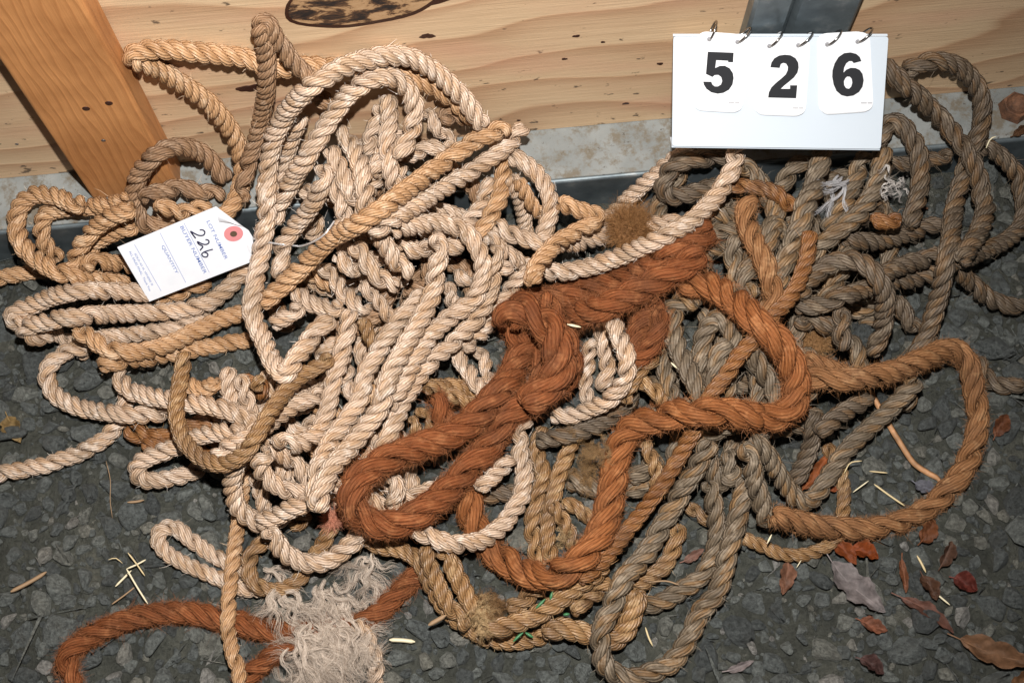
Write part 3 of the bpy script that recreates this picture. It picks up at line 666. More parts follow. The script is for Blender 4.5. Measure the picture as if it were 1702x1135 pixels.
laid_p, laid_r, laid_by = np.zeros((0,3)), np.zeros(0), []
def rest(d, r, lift=None, k=0.93, skip=None):
    """distance along each ray at which a ball of radius r comes to rest on the setting and the ropes laid so far"""
    t = base_t(d, r)
    if lift is not None: t = t-lift
    if len(laid_p):
        q = laid_p-CAM
        tc = d@q.T
        b2 = (q**2).sum(1)[None]-tc**2
        Rr = ((laid_r+r)*k)[None]
        h = np.where(b2 < Rr**2, tc-np.sqrt(np.maximum(Rr**2-b2, 0)), 1e9)
        if skip is not None: h[np.ix_(skip[0], skip[1])] = 1e9
        t = np.minimum(t, h.min(1))
    return t

def lay(course, r, label=''):
    global laid_p, laid_r
    S = spline(parse(course), 4.0)                      # samples every 4 photo pixels (~2.4 mm)
    d = rays(S[:,:2])
    skip = None
    if label in UNDER:
        f, words = UNDER[label]
        skip = (np.arange(len(S)) > f*len(S), np.array([words in q for q in laid_by], bool))
    raw = rest(d, r, S[:,2], skip=skip)
    e = raw.copy()
    for _ in range(12):
        e = np.minimum(raw, gauss(e, 5))
    e = gauss(e, 4)
    C = CAM+d*e[:,None]
    C = gauss(C, 1.6)
    C = resample(C, 0.0025)
    laid_by.extend([label]*len(C))
    laid_p = np.vstack([laid_p, C]); laid_r = np.r_[laid_r, np.full(len(C), r)]
    return C

def frames(C):
    T = np.gradient(C, axis=0); T /= np.linalg.norm(T, axis=1)[:,None]
    N = np.zeros_like(T); n = np.cross(T[0], [0.3, 0.2, 1.0]); n /= np.linalg.norm(n)
    for i in range(len(T)):
        n = n-T[i]*(n@T[i]); n /= np.linalg.norm(n); N[i] = n
    return T, N, np.cross(T, N)

def strand_mesh(name, C, T, N, B, r, pf, j, mat, irr, rs_):
    s = np.r_[0, np.cumsum(np.linalg.norm(np.diff(C, axis=0), axis=1))]
    m = len(C); pitch = pf*2*r
    lay_w = gauss(rs_.normal(0, 1, m), 12)*1.8          # the lay tightens and loosens a little
    ph = 2*math.pi*s/pitch+2*math.pi*j/3+lay_w
    swell = 1+irr*gauss(rs_.normal(0, 1, m), 5)*2.2
    # ropes taper into a blunt, whipped end
    endk = np.clip(np.minimum(s, s[-1]-s)/(0.5*r), 0, 1)**0.5
    off = 0.555*r*swell*(0.25+0.75*endk); rs = 0.465*r*swell*(0.15+0.85*endk)
    rad = np.cos(ph)[:,None]*N+np.sin(ph)[:,None]*B
    P = C+rad*off[:,None]
    tt = np.gradient(P, axis=0); tt /= np.linalg.norm(tt, axis=1)[:,None]
    e1 = rad-tt*(rad*tt).sum(1)[:,None]; e1 /= np.linalg.norm(e1, axis=1)[:,None]
    e2 = np.cross(tt, e1)
    K = 12
    al = math.atan(2*math.pi*0.555*r/pitch); wide = min(1.04, pitch/3*math.cos(al)/(2*0.465*r)*1.10)
    a = np.pi+2*np.pi*np.arange(K)/K
    # slightly flattened against the neighbours, crown outwards
    V = P[:,None]+rs[:,None,None]*(np.cos(a)[None,:,None]*e1[:,None]*0.98+np.sin(a)[None,:,None]*e2[:,None]*wide)
    V = V.reshape(-1,3)
    i = np.arange(m-1)[:,None]*K; q = np.arange(K)[None]
    qn = (q+1) % K
    Fq = np.stack([i+q, i+qn, i+K+qn, i+K+q], -1).reshape(-1,4)
    L = np.r_[0, np.cumsum(np.linalg.norm(np.diff(P, axis=0), axis=1))]
    u0 = np.broadcast_to(q/K, (m-1, K)); u1 = np.broadcast_to((q+1)/K, (m-1, K))
    v0 = np.broadcast_to(L[:-1,None], (m-1, K)); v1 = np.broadcast_to(L[1:,None], (m-1, K))
    uv = np.stack([np.stack([u0,v0],-1), np.stack([u1,v0],-1), np.stack([u1,v1],-1), np.stack([u0,v1],-1)], 2).reshape(-1,2)
    return mesh(name, V, Fq, mat, True, uv)

def hairs(name, base, dirs, ln, w, mat, rs_, curl=0.5):
    n = len(base)
    side = np.cross(dirs, rs_.normal(0,1,(n,3))); side /= np.linalg.norm(side, axis=1)[:,None]
    bend = rs_.normal(0,1,(n,3))*curl
    ln = ln[:,None]
    p1 = base+dirs*ln*0.5+bend*ln*0.12
    p2 = base+dirs*ln*0.85+bend*ln*0.45
    V = np.stack([base-side*w, base+side*w, p1+side*w*0.8, p1-side*w*0.8, p2+side*w*0.3, p2-side*w*0.3], 1).reshape(-1,3)
    k = (np.arange(n)*6)[:,None]
    Fq = np.concatenate([k+np.array([[0,1,2,3]]), k+np.array([[3,2,4,5]])])
    return mesh(name, V, Fq, mat, True)

def build_rope(kind, course, label, rf, group, seed):
    ty = exec_types[kind]; r = ty['r']*rf
    rs_ = np.random.default_rng(seed)
    C = lay(course, r, label)
    T, N, B = frames(C)
    root = link('rope', None, label=label, cat='rope', group=group)
    base = Vector(C[len(C)//2]); root.location = base
    cl = C-np.array(base)
    for j in range(3):
        mt = ty['mats'][j % len(ty['mats'])]
        link('strand', strand_mesh('strand', cl, T, N, B, r, ty['pf'], j, mt, ty['irr'], rs_), root)
    n = int(ty['fuzz']*len(C)*0.0025*rs_.uniform(0.7, 1.3))
    if n > 3:
        i = rs_.integers(0, len(C), n); a = rs_.uniform(0, 2*np.pi, n)
        rad = np.cos(a)[:,None]*N[i]+np.sin(a)[:,None]*B[i]
        bs = cl[i]+rad*(r*rs_.uniform(0.84, 0.97, n))[:,None]
        dr = rad*rs_.uniform(0.15, 1.0, n)[:,None]+T[i]*rs_.normal(0, 0.8, n)[:,None]+rs_.normal(0, 0.25, (n,3))
        dr /= np.linalg.norm(dr, axis=1)[:,None]
        link('loose_fibres', hairs('loose_fibres', bs, dr, ty['flen']*rs_.gamma(2.2, 0.45, n), ty['fw'], ty['fm'], rs_), root, kind='stuff')
    return root

for i, (kind, course, label, rf, group) in enumerate(ROPES):
    build_rope(kind, course, label, rf, group, 100+i)

# ------------------------------------------------------------------ frayed tufts, fleece and twine
def rest_pt(px, py, r=0.001):
    d = rays([(px, py)]); return CAM+d[0]*rest(d, r)[0]

def curls(name, roots, dirs, length, width, amp, turns, mat, rs_, seg=10):
    """wavy tapering fibres, three-sided tubes"""
    n = len(roots); s = np.linspace(0, 1, seg)
    d = dirs/np.linalg.norm(dirs, axis=1)[:,None]
    a = np.cross(d, rs_.normal(0,1,(n,3))); a /= np.linalg.norm(a, axis=1)[:,None]
    b = np.cross(d, a)
    ph = rs_.uniform(0, 6.28, n)[:,None]; tn = turns*rs_.uniform(0.5, 1.4, n)[:,None]
    am = (amp*rs_.uniform(0.4, 1.5, n))[:,None]*np.minimum(1, s*3)[None]
    th = ph+2*np.pi*tn*s[None]
    bend = rs_.normal(0, 1, (n,3))*0.35
    P = roots[:,None]+d[:,None]*(length[:,None,None]*s[None,:,None])+bend[:,None]*(length[:,None,None]*(s**2)[None,:,None])
    P = P+(am*np.cos(th))[:,:,None]*a[:,None]+(am*np.sin(th))[:,:,None]*b[:,None]
    w = width*(1-0.6*s)
    V = []
    for k in range(3):
        c = 2*np.pi*k/3
        V.append(P+(a*np.cos(c)+b*np.sin(c))[:,None]*w[None,:,None])
    V = np.stack(V, 2)                                  # n, seg, 3, xyz
    idx = np.arange(n*seg*3).reshape(n, seg, 3)
    Fq = []
    for k in range(3):
        k2 = (k+1) % 3
        Fq.append(np.stack([idx[:,:-1,k], idx[:,:-1,k2], idx[:,1:,k2], idx[:,1:,k]], -1).reshape(-1,4))
    return mesh(name, V.reshape(-1,3), np.concatenate(Fq), mat, True)

def fibre_mat(name, a, b, rough=0.6):
    t = NT(name)
    isl = t.n('NewGeometry').outputs['Random Per Island']
    return t.set(t.ramp(isl, [(0.0, a), (1.0, b)]), rough, 0, 0.3)

def tuft(px, py, rpx, n, ln, cols, label, seed, flat=0.55, cat='frayed rope'):
    rs_ = np.random.default_rng(seed)
    c = rest_pt(px, py, 0.004); R_ = rpx/1680
    v = rs_.normal(0, 1, (n,3)); v /= np.linalg.norm(v, axis=1)[:,None]
    v[:,2] = np.abs(v[:,2])
    lob = 0.8+0.45*value_noise(v[:,0]*2+7, v[:,1]*2+7, seed)
    roots = v*lob[:,None]*np.array([R_*1.08, R_*0.92, R_*flat])*rs_.uniform(0.3, 0.95, n)[:,None]
    dirs = v+rs_.normal(0, 0.5, (n,3))
    root = link('frayed_rope_end', None, label=label, cat=cat); root.location = Vector(c)
    # matted core under the loose fibres
    bm = bmesh.new(); bmesh.ops.create_icosphere(bm, subdivisions=3, radius=1)
    for q in bm.verts:
        k = 0.78+0.18*float(value_noise(np.array(q.co.x*4+9), np.array(q.co.y*4+q.co.z*3+9), seed))
        q.co = Vector((q.co.x*R_*k, q.co.y*R_*k, q.co.z*R_*flat*k))
    link('core', bm_mesh('core', bm, plain('tuft_core', cols[0], 0.8), True), root)
    link('fibres', curls('fibres', roots, dirs, ln*rs_.uniform(0.5, 1.3, n), 0.00022, ln*0.10, 0.9, fibre_mat('tuft_fibre', *cols), rs_, 7), root, kind='stuff')

tuft(1047, 380, 36, 2600, 0.012, ((0.17,0.075,0.022), (0.40,0.21,0.085)), 'brown fuzzy frayed rope end like a brush beside the clean pale rope', 11)
tuft(1352, 566, 24, 1500, 0.008, ((0.20,0.10,0.035), (0.44,0.25,0.11)), 'tan fuzzy rope stub beside the rust rope above the tan hoop', 14)
tuft(553, 864, 15, 700, 0.007, ((0.45,0.17,0.10), (0.68,0.33,0.22)), 'small salmon-coloured frayed bit where the pale loops gather', 15)
def locks(name, blobs, nlock, per, ln, label, cat, cols, seed, w=0.00028, spread=0.0016, lead=(0.0, -1.0), wild=0.7, amp=0.10, high=0.014):
    """wavy locks: fibres of one lock run together and part towards the tip"""
    rs_ = np.random.default_rng(seed)
    ws = np.array([q[2]*q[3] for q in blobs], float); pick = rs_.choice(len(blobs), nlock, p=ws/ws.sum())
    px = np.array([[blobs[k][0]+blobs[k][2]*rs_.normal(0, 0.5), blobs[k][1]+blobs[k][3]*rs_.normal(0, 0.5)] for k in pick])
    d = rays(px); roots = CAM+d*(rest(d, 0.002)-rs_.uniform(0, high, nlock))[:,None]
    S = 16; s = np.linspace(0, 1, S)
    all_v, all_f, off = [], [], 0
    base = roots.mean(0)
    for i in range(nlock):
        a0 = math.atan2(lead[1], lead[0])+rs_.normal(0, wild); L_ = ln*rs_.uniform(0.5, 1.5)
        turn = rs_.normal(0, 1.1); wv = rs_.uniform(0.8, 2.2); ph = rs_.uniform(0, 6.28)
        ang = a0+turn*s+amp*9*np.sin(2*np.pi*wv*s+ph)
        step = L_/S
        x = np.cumsum(np.cos(ang))*step; y = np.cumsum(np.sin(ang))*step
        z = 0.004*np.sin(math.pi*s)*rs_.uniform(0, 1.6)-0.006*s
        C = np.stack([x, y, z], 1)+roots[i]-base
        C[:,2] = np.maximum(C[:,2], 0.006-base[2])
        for k in range(per):
            o = rs_.normal(0, spread, 3)*np.array([1, 1, 0.6]); fr = rs_.normal(0, spread*1.6, 3)*np.array([1, 1, 0.5])
            P = C+o*(0.5+0.5*s[:,None])+fr*(s**2)[:,None]+0.0004*np.sin(2*np.pi*3*s+k)[:,None]
            T, N, B = frames(P)
            r = w*(1-0.65*s)
            V = np.stack([P+(np.cos(c)*N+np.sin(c)*B)*r[:,None] for c in (0, 2.094, 4.189)], 1).reshape(-1,3)
            idx = np.arange(S*3).reshape(S,3)+off
            for q in range(3):
                q2 = (q+1) % 3
                all_f.append(np.stack([idx[:-1,q], idx[:-1,q2], idx[1:,q2], idx[1:,q]], -1))
            all_v.append(V); off += S*3
    root = link(name, None, label=label, cat=cat); root.location = Vector(base)
    link('fibres', mesh('fibres', np.concatenate(all_v), np.concatenate(all_f), fibre_mat(name+'_fibre', *cols, 0.42)), root, kind='stuff')
BROWN = ((0.10,0.05,0.02), (0.30,0.17,0.075)); TAN = ((0.22,0.13,0.055), (0.55,0.39,0.21))
locks('frayed_rope_end', [(819,1006,16,14)], 60, 14, 0.013, 'dark brown matted lump of fibres at the foot of the golden ropes', 'frayed rope', BROWN, 12, 0.00016, 0.0016, (0, -1), 2.0, 0.12, 0.010)
locks('frayed_rope_end', [(985,750,24,24), (975,790,14,14)], 60, 14, 0.018, 'tangled brown fibres left of the upright thick rust rope', 'frayed rope', ((0.12,0.065,0.025), (0.36,0.22,0.10)), 13, 0.00016, 0.0020, (0, -1), 2.0, 0.12, 0.010)
locks('frayed_rope_end', [(797,1018,8,22)], 40, 12, 0.014, 'golden worn patch of frayed fibres left of the dark lump', 'frayed rope', TAN, 16, 0.00014, 0.0014, (0.3, -1), 0.8, 0.10, 0.008)
locks('frayed_rope_end', [(934,900,10,12)], 14, 8, 0.018, 'small curl of loose golden fibres on the hanging golden ropes', 'frayed rope', TAN, 17, 0.00014, 0.0012, (0, -1), 2.0, 0.2, 0.008)
WOOL = ((0.25,0.185,0.135), (0.68,0.575,0.475))
locks('fleecy_tuft', [(545,995,32,34), (555,1040,40,46), (515,1060,34,50), (612,935,12,34), (465,985,14,18), (535,1110,46,30), (452,948,16,7)], 230, 20, 0.042,
      'white fleecy tuft of unravelled curly fibres across the dark rust rope', 'fibre tuft', WOOL, 21, 0.00020, 0.0019, (0.1, -1.0), 0.5, 0.085, 0.018)
locks('white_twine', [(1400,300,12,10)], 14, 12, 0.030, 'white frayed twine brush between grey ropes below the sign middle', 'twine', ((0.24,0.23,0.23), (0.56,0.55,0.56)), 22, 0.0003, 0.0012, (-0.6, -0.8), 0.25, 0.03, 0.022)
locks('white_twine', [(1484,305,18,18)], 16, 6, 0.026, 'curly white twine ends in the bend of the dark grey rope by the sign corner', 'twine', ((0.24,0.22,0.20), (0.58,0.54,0.50)), 23, 0.00045, 0.0007, (0, -1), 1.2, 0.16, 0.022)

# ------------------------------------------------------------------ flat things laid in a plane
class Plane:
    def __init__(s, o, n):
        s.o, s.n = np.array(o, float), np.array(n, float)/np.linalg.norm(n)
    def p(s, px, py, h=0.0):
        d = rays([(px, py)])[0]; o = s.o+s.n*h
        return CAM+d*((o-CAM)@s.n/(d@s.n))

def fit_plane(quad, r=0.001):
    g = [(a, b) for a in np.linspace(0.05, 0.95, 7) for b in np.linspace(0.05, 0.95, 7)]
    q = np.array(quad, float)
    px = np.array([(1-a)*(1-b)*q[0]+a*(1-b)*q[1]+a*b*q[2]+(1-a)*b*q[3] for a, b in g])
    d = rays(px); P = CAM+d*rest(d, r)[:,None]
    c = P.mean(0); n = np.linalg.svd(P-c)[2][2]
    if n@FW > 0: n = -n
    n = n*0.5-FW*0.5; n /= np.linalg.norm(n)
    return Plane(c+n*np.max((P-c)@n), n)

def sheet(name, pts, thick, mat, parent=None, **kw):
    """flat polygon (3-D points, one plane) with thickness"""
    P = [Vector(p) for p in pts]; n = (P[1]-P[0]).cross(P[2]-P[1]).normalized()
    if n.dot(Vector(FW)) > 0: n = -n
    bm = bmesh.new(); vs = [bm.verts.new(p) for p in P]
    f = bm.faces.new(vs); g = bmesh.ops.extrude_face_region(bm, geom=[f])
    for v in g['geom']:
        if isinstance(v, bmesh.types.BMVert): v.co -= n*thick
    bmesh.ops.recalc_face_normals(bm, faces=list(bm.faces))
    return link(name, bm_mesh(name, bm, mat), parent, **kw)

def text_obj(name, body, mat, parent, o, xd, yd, width=None, height=None, bold=0.0, size=1.0):
    cu = bpy.data.curves.new(name, 'FONT'); cu.body = body; cu.size = 1.0; cu.offset = bold; cu.resolution_u = 6
    ob = bpy.data.objects.new(name, cu); COL.objects.link(ob)
    bpy.context.view_layer.update()
    me = bpy.data.meshes.new_from_object(ob.evaluated_get(bpy.context.evaluated_depsgraph_get()))
    bpy.data.objects.remove(ob); me.materials.clear(); me.materials.append(mat); me.name = name
    v = np.empty(len(me.vertices)*3, np.float32); me.vertices.foreach_get('co', v); v = v.reshape(-1,3)
    lo, hi = v.min(0), v.max(0)
    sx = width/(hi[0]-lo[0]); sy = height/(hi[1]-lo[1]) if height else sx
    xd, yd = np.array(xd)/np.linalg.norm(xd), np.array(yd)/np.linalg.norm(yd)
    w = np.array(o)+np.outer((v[:,0]-lo[0])*sx, xd)+np.outer((v[:,1]-lo[1])*sy, yd)
    me.vertices.foreach_set('co', w.astype(np.float32).ravel()); me.update()
    return link(name, me, parent)

def tube(name, P, r, mat, parent=None, K=8, **kw):
    P = np.asarray(P, float); T, N, B = frames(P)
    a = 2*np.pi*np.arange(K)/K
    rr = np.full(len(P), r) if np.isscalar(r) else np.asarray(r)
    V = (P[:,None]+rr[:,None,None]*(np.cos(a)[None,:,None]*N[:,None]+np.sin(a)[None,:,None]*B[:,None])).reshape(-1,3)
    i = np.arange(len(P)-1)[:,None]*K; q = np.arange(K)[None]; qn = (q+1) % K
    Fq = np.stack([i+q, i+qn, i+K+qn, i+K+q], -1).reshape(-1,4)
    return link(name, mesh(name, V, Fq, mat), parent, **kw)

# ------------------------------------------------------------------ paper lot tag
t = NT('tag_paper'); n = t.noise(t.n('NewGeometry').outputs['Position'], 60, 4)
M_PAPER = t.set(t.ramp(n, [(0.3, (0.74,0.77,0.82)), (0.7, (0.80,0.82,0.86))]), 0.55, 0, 0.4)
M_INK = plain('blue_print', (0.13,0.20,0.48), 0.6)
M_PEN = plain('pen_ink', (0.012,0.012,0.05), 0.5)
M_PINK = plain('pink_reinforcement', (0.68,0.25,0.26), 0.6)
M_HOLE = plain('hole_shadow', (0.10,0.06,0.035), 0.9)
M_WIRE = plain('bright_wire', (0.85,0.85,0.86), 0.25, 0.5)
Z5 = lambda x, y: (180+x/6.304, 330+y/6.304)
tp = fit_plane([Z5(95,512), Z5(1130,85), Z5(1520,500), Z5(430,1080)])
tag = link('paper_tag', None, label='white paper lot tag with pink reinforced hole lying on the ropes', cat='tag')
hole = np.array(tp.p(*Z5(1312,367)))
def on_tag(x, y, h=0.0): return tp.p(*Z5(x, y), h)
ring = lambda r, k, h: [hole+tp.n*h+r*(math.cos(2*math.pi*i/k)*tu+math.sin(2*math.pi*i/k)*tv) for i in range(k)]
tu = on_tag(1500,400)-on_tag(300,840); tu /= np.linalg.norm(tu); tv = np.cross(tp.n, tu)
out = [(95,512), (430,1080), (1480,672), (1541,622), (1510,400), (1470,335), (1290,215), (1130,85)]
sheet('card', [on_tag(*q) for q in out], 0.0004, M_PAPER, tag)
# the lifted corner, curled back over the card
bm = bmesh.new(); rows = []
for i in range(7):
    a = i/6
    p0 = np.array(on_tag(1130+a*30, 85+a*155, 0.0004+0.004*math.sin(a*2.6)))
    p1 = np.array(on_tag(1420-a*130, 300-a*40, 0.0004+0.0035*math.sin(a*2.6)))
    rows.append([bm.verts.new(Vector(p0*(1-b)+p1*b)) for b in (0, .25, .5, .75, 1)])
for a, b in zip(rows, rows[1:]):
    for k in range(4): bm.faces.new((a[k], a[k+1], b[k+1], b[k]))
link('curled_corner', bm_mesh('curled_corner', bm, M_PAPER, True), tag)
sheet('reinforcement_ring', ring(0.0092, 32, 0.0006), 0.0003, M_PINK, tag)
sheet('hole', ring(0.0034, 20, 0.0009), 0.0002, M_HOLE, tag)
xd = np.array(on_tag(1260,640))-np.array(on_tag(1040,230)); yd = tu
L = lambda a, b: np.linalg.norm(np.array(on_tag(*a))-np.array(on_tag(*b)))
for body, a, b, hgt in (('LOT NUMBER', (1027,242), (1222,642), 0.0034), ('BUYER NUMBER', (750,298), (1002,792), 0.0034), ('QUANTITY', (550,500), (703,792), 0.0034),
                        ('SOLD AS IS, WHERE IS', (268,580), (452,915), 0.0021), ('ALL SALES FINAL.  Thank You', (214,556), (430,970), 0.0021)):
    text_obj('printed_line', body, M_INK, tag, on_tag(*a, 0.0002), np.array(on_tag(*b))-np.array(on_tag(*a)), tu, L(a, b), hgt, 0.006)
for a, b in (((795,262), (1058,775)), ((542,362), (812,882)), ((275,485), (553,970))):
    p, q = np.array(on_tag(*a, 0.0003)), np.array(on_tag(*b, 0.0003)); w = tu*0.00016
    sheet('ruled_line', [p-w, q-w, q+w, p+w], 0.0002, M_INK, tag)
for stroke in ([(955,330),(990,330),(1012,352),(1000,382),(955,388),(900,365),(860,342),(878,368),(915,418)], [(1015,432),(1046,436),(1056,462),(1022,482),(975,472),(932,450),(948,478),(992,504),(972,530),(962,545)],
               [(1098,532),(1050,545),(1000,563),(978,585),(995,608),(1030,612),(1045,592),(1030,570),(1005,566)]):
    S = spline(np.array([(*q, 0) for q in stroke], float), 6.0)
    tube('handwritten_digit', gauss(np.array([on_tag(q[0], q[1], 0.0003) for q in S]), 1.0), 0.0007, M_PEN, tag, 6)
S = spline(np.array([(*q, 0) for q in ((389,388), (405,391), (425,397), (450,404), (480,408), (505,409), (528,398), (545,384), (557,366))], float), 4.0)
d = rays(S[:,:2]); tt = np.minimum(rest(d, 0.0012), gauss(rest(d, 0.0012), 4)); P = gauss(CAM+d*tt[:,None], 2)
P = resample(P, 0.0008); T, N, B = frames(P); q = np.arange(len(P))*0.0008/0.006*2*np.pi
wire = link('tag_wire', None, label='thin twisted silver wire tying the paper tag to the ropes', cat='wire')
for k in (0, np.pi):
    tube('wire_strand', P+0.0006*(np.cos(q+k)[:,None]*N+np.sin(q+k)[:,None]*B), 0.0005, M_WIRE, wire, 6)

# ------------------------------------------------------------------ number sign
M_WHITE = plain('white_plastic', (0.52,0.58,0.64), 0.4, 0, 0.5)
M_CARD = plain('laminated_card', (0.72,0.735,0.755), 0.25, 0, 0.5)
M_BLACK = plain('black_print', (0.026,0.027,0.030), 0.22, 0, 0.5)
M_RING = plain('ring_steel', (0.42,0.40,0.38), 0.2, 1.0)
Z4 = lambda x, y: (1100+x/4.255, 20+y/4.255)
top_mid = wallpt(1298, 62, 0.640)
hf = np.array([s_(YAW), c_(YAW), 0]); SL = math.radians(42)
sd = hf*c_(SL)+np.array([0,0,1])*s_(SL); sn = np.cross(RT, sd)
sp_ = Plane(top_mid, sn)
sign = link('number_sign', None, label='white folding number sign reading 526 standing among the ropes at the wall', cat='sign')
S4 = lambda x, y, h=0.0: np.array(sp_.p(*Z4(x, y), h))
def rounded(c, rad, k=5):
    out = []; c = [np.array(q, float) for q in c]
    for i in range(len(c)):
        a, b, e = c[i-1], c[i], c[(i+1) % len(c)]
        p, q = b+(a-b)/np.linalg.norm(a-b)*rad, b+(e-b)/np.linalg.norm(e-b)*rad
        for j in range(k+1):
            t_ = j/k; out.append((1-t_)**2*p+2*t_*(1-t_)*b+t_**2*q)
    return out
corners = [S4(82,176), S4(72,950), S4(1548,970), S4(1603,176)]
sheet('front_panel', rounded(corners, 0.003), 0.0022, M_WHITE, sign)
tl, bl, br, tr = corners
for nm, a, b, dn in (('back_panel', tl, tr, None),):
    foot_l = np.array([a[0]+0.032, 0.6600, Z_SILL+0.001]); foot_r = np.array([b[0]-0.012, 0.6480, Z_SILL+0.001])
    sheet(nm, [a-sn*0.003, b-sn*0.003, foot_r, foot_r*0.5+foot_l*0.5, foot_l][:3]+[foot_l], 0.0022, M_WHITE, sign)
sheet('bottom_lip', [bl-sn*0.0023, br-sn*0.0023, br-sn*0.020+sd*0.004, bl-sn*0.020+sd*0.004], 0.002, M_WHITE, sign)
cards = (('5', [(278,140), (232,690), (570,712), (612,165)], [(292,283), (508,580)]),
         ('2', [(700,190), (668,722), (1015,735), (1052,190)], [(752,305), (967,612)]),
         ('6', [(1120,160), (1135,725), (1498,700), (1470,140)], [(1205,288), (1428,600)]))
DIGIT = {
 '5': ([(325,283),(508,290),(504,358),(470,357),(468,347),(385,343),(378,398),(410,383),(445,382),(480,400),(503,435),(508,470),(500,515),(475,552),(435,574),(395,580),(350,570),(315,545),(297,515),(293,494),(350,495),(358,515),(375,528),(397,528),(418,515),(427,490),(420,462),(400,447),(375,448),(358,462),(312,440)], []),
 '2': ([(768,393),(775,360),(795,330),(830,310),(870,304),(910,308),(945,328),(965,360),(968,395),(960,430),(935,465),(900,495),(868,520),(842,545),(907,545),(907,520),(958,520),(950,612),(752,607),(757,570),(775,535),(805,505),(845,472),(875,445),(890,415),(892,390),(880,368),(860,362),(842,370),(833,398)], []),
 '6': ([(1412,350),(1400,320),(1375,298),(1335,288),(1290,293),(1250,320),(1222,365),(1207,415),(1205,460),(1215,515),(1235,560),(1270,590),(1310,600),(1355,593),(1395,568),(1420,530),(1428,485),(1420,440),(1400,412),(1370,398),(1335,397),(1305,410),(1285,430),(1290,395),(1305,365),(1325,350),(1345,350),(1357,364)],
       [(1312,458),(1298,470),(1288,492),(1290,520),(1303,540),(1323,545),(1339,530),(1347,502),(1343,475),(1330,460)])}
def digit_mesh(name, outer, hole, h, mat, parent):
    cu = bpy.data.curves.new(name, 'CURVE'); cu.dimensions = '2D'; cu.fill_mode = 'FRONT'
    for ring_ in (outer, hole):
        if not ring_: continue
        sp = cu.splines.new('POLY'); sp.points.add(len(ring_)-1); sp.use_cyclic_u = True
        for q, (x, y) in zip(sp.points, ring_): q.co = (x/100, -y/100, 0, 1)
    ob = bpy.data.objects.new(name, cu); COL.objects.link(ob); bpy.context.view_layer.update()
    me = bpy.data.meshes.new_from_object(ob.evaluated_get(bpy.context.evaluated_depsgraph_get()))
    bpy.data.objects.remove(ob); me.materials.clear(); me.materials.append(mat)
    for v in me.vertices: v.co = Vector(S4(v.co.x*100, -v.co.y*100, h))
    link(name, me, parent)
for dg, cn, bb in cards:
    for k, (dx, dy) in enumerate(((-24,-4), (-10,6), (0,0))):
        sheet('number_card', rounded([S4(x+dx, y+dy, 0.0012+0.0013*k) for x, y in cn], 0.0095, 6), 0.0005, M_CARD, sign)
    digit_mesh('digit', *DIGIT[dg], 0.0040, M_BLACK, sign)
for x0, x1, y in ((472,548,644), (925,1000,681), (1408,1488,645)):
    for a, c in ((x0, x0+(x1-x0)*0.52), (x0+(x1-x0)*0.60, x1)):
        sheet('fine_print', [S4(a, y-4, 0.0040), S4(c, y-4, 0.0040), S4(c, y+4, 0.0040), S4(a, y+4, 0.0040)], 0.0002, plain('faint_print', (0.35,0.35,0.37), 0.6), sign)
for hx, hy, tw in ((335,195,.35), (535,214,.75), (760,243,.7), (965,238,.8), (1170,232,.75), (1385,212,.8)):
    c = S4(hx, hy, 0.0035)
    th = np.linspace(0, 2*np.pi, 40)
    sd2 = sd*math.cos(tw)+RT*math.sin(tw)
    ctr = c+sd2*0.0082-sn*0.001
    P = ctr+0.0088*(np.cos(th)[:,None]*(-sd2)+np.sin(th)[:,None]*sn)
    tube('ring', P[:-1] if False else P, 0.0009, M_RING, sign, 8)
    k = 14; hp = [S4(hx, hy, 0.0041)+0.0021*(math.cos(2*math.pi*i/k)*RT+math.sin(2*math.pi*i/k)*sd) for i in range(k)]
    sheet('punched_hole', hp, 0.0002, plain('hole_grey', (0.25,0.25,0.27), 0.6), sign)

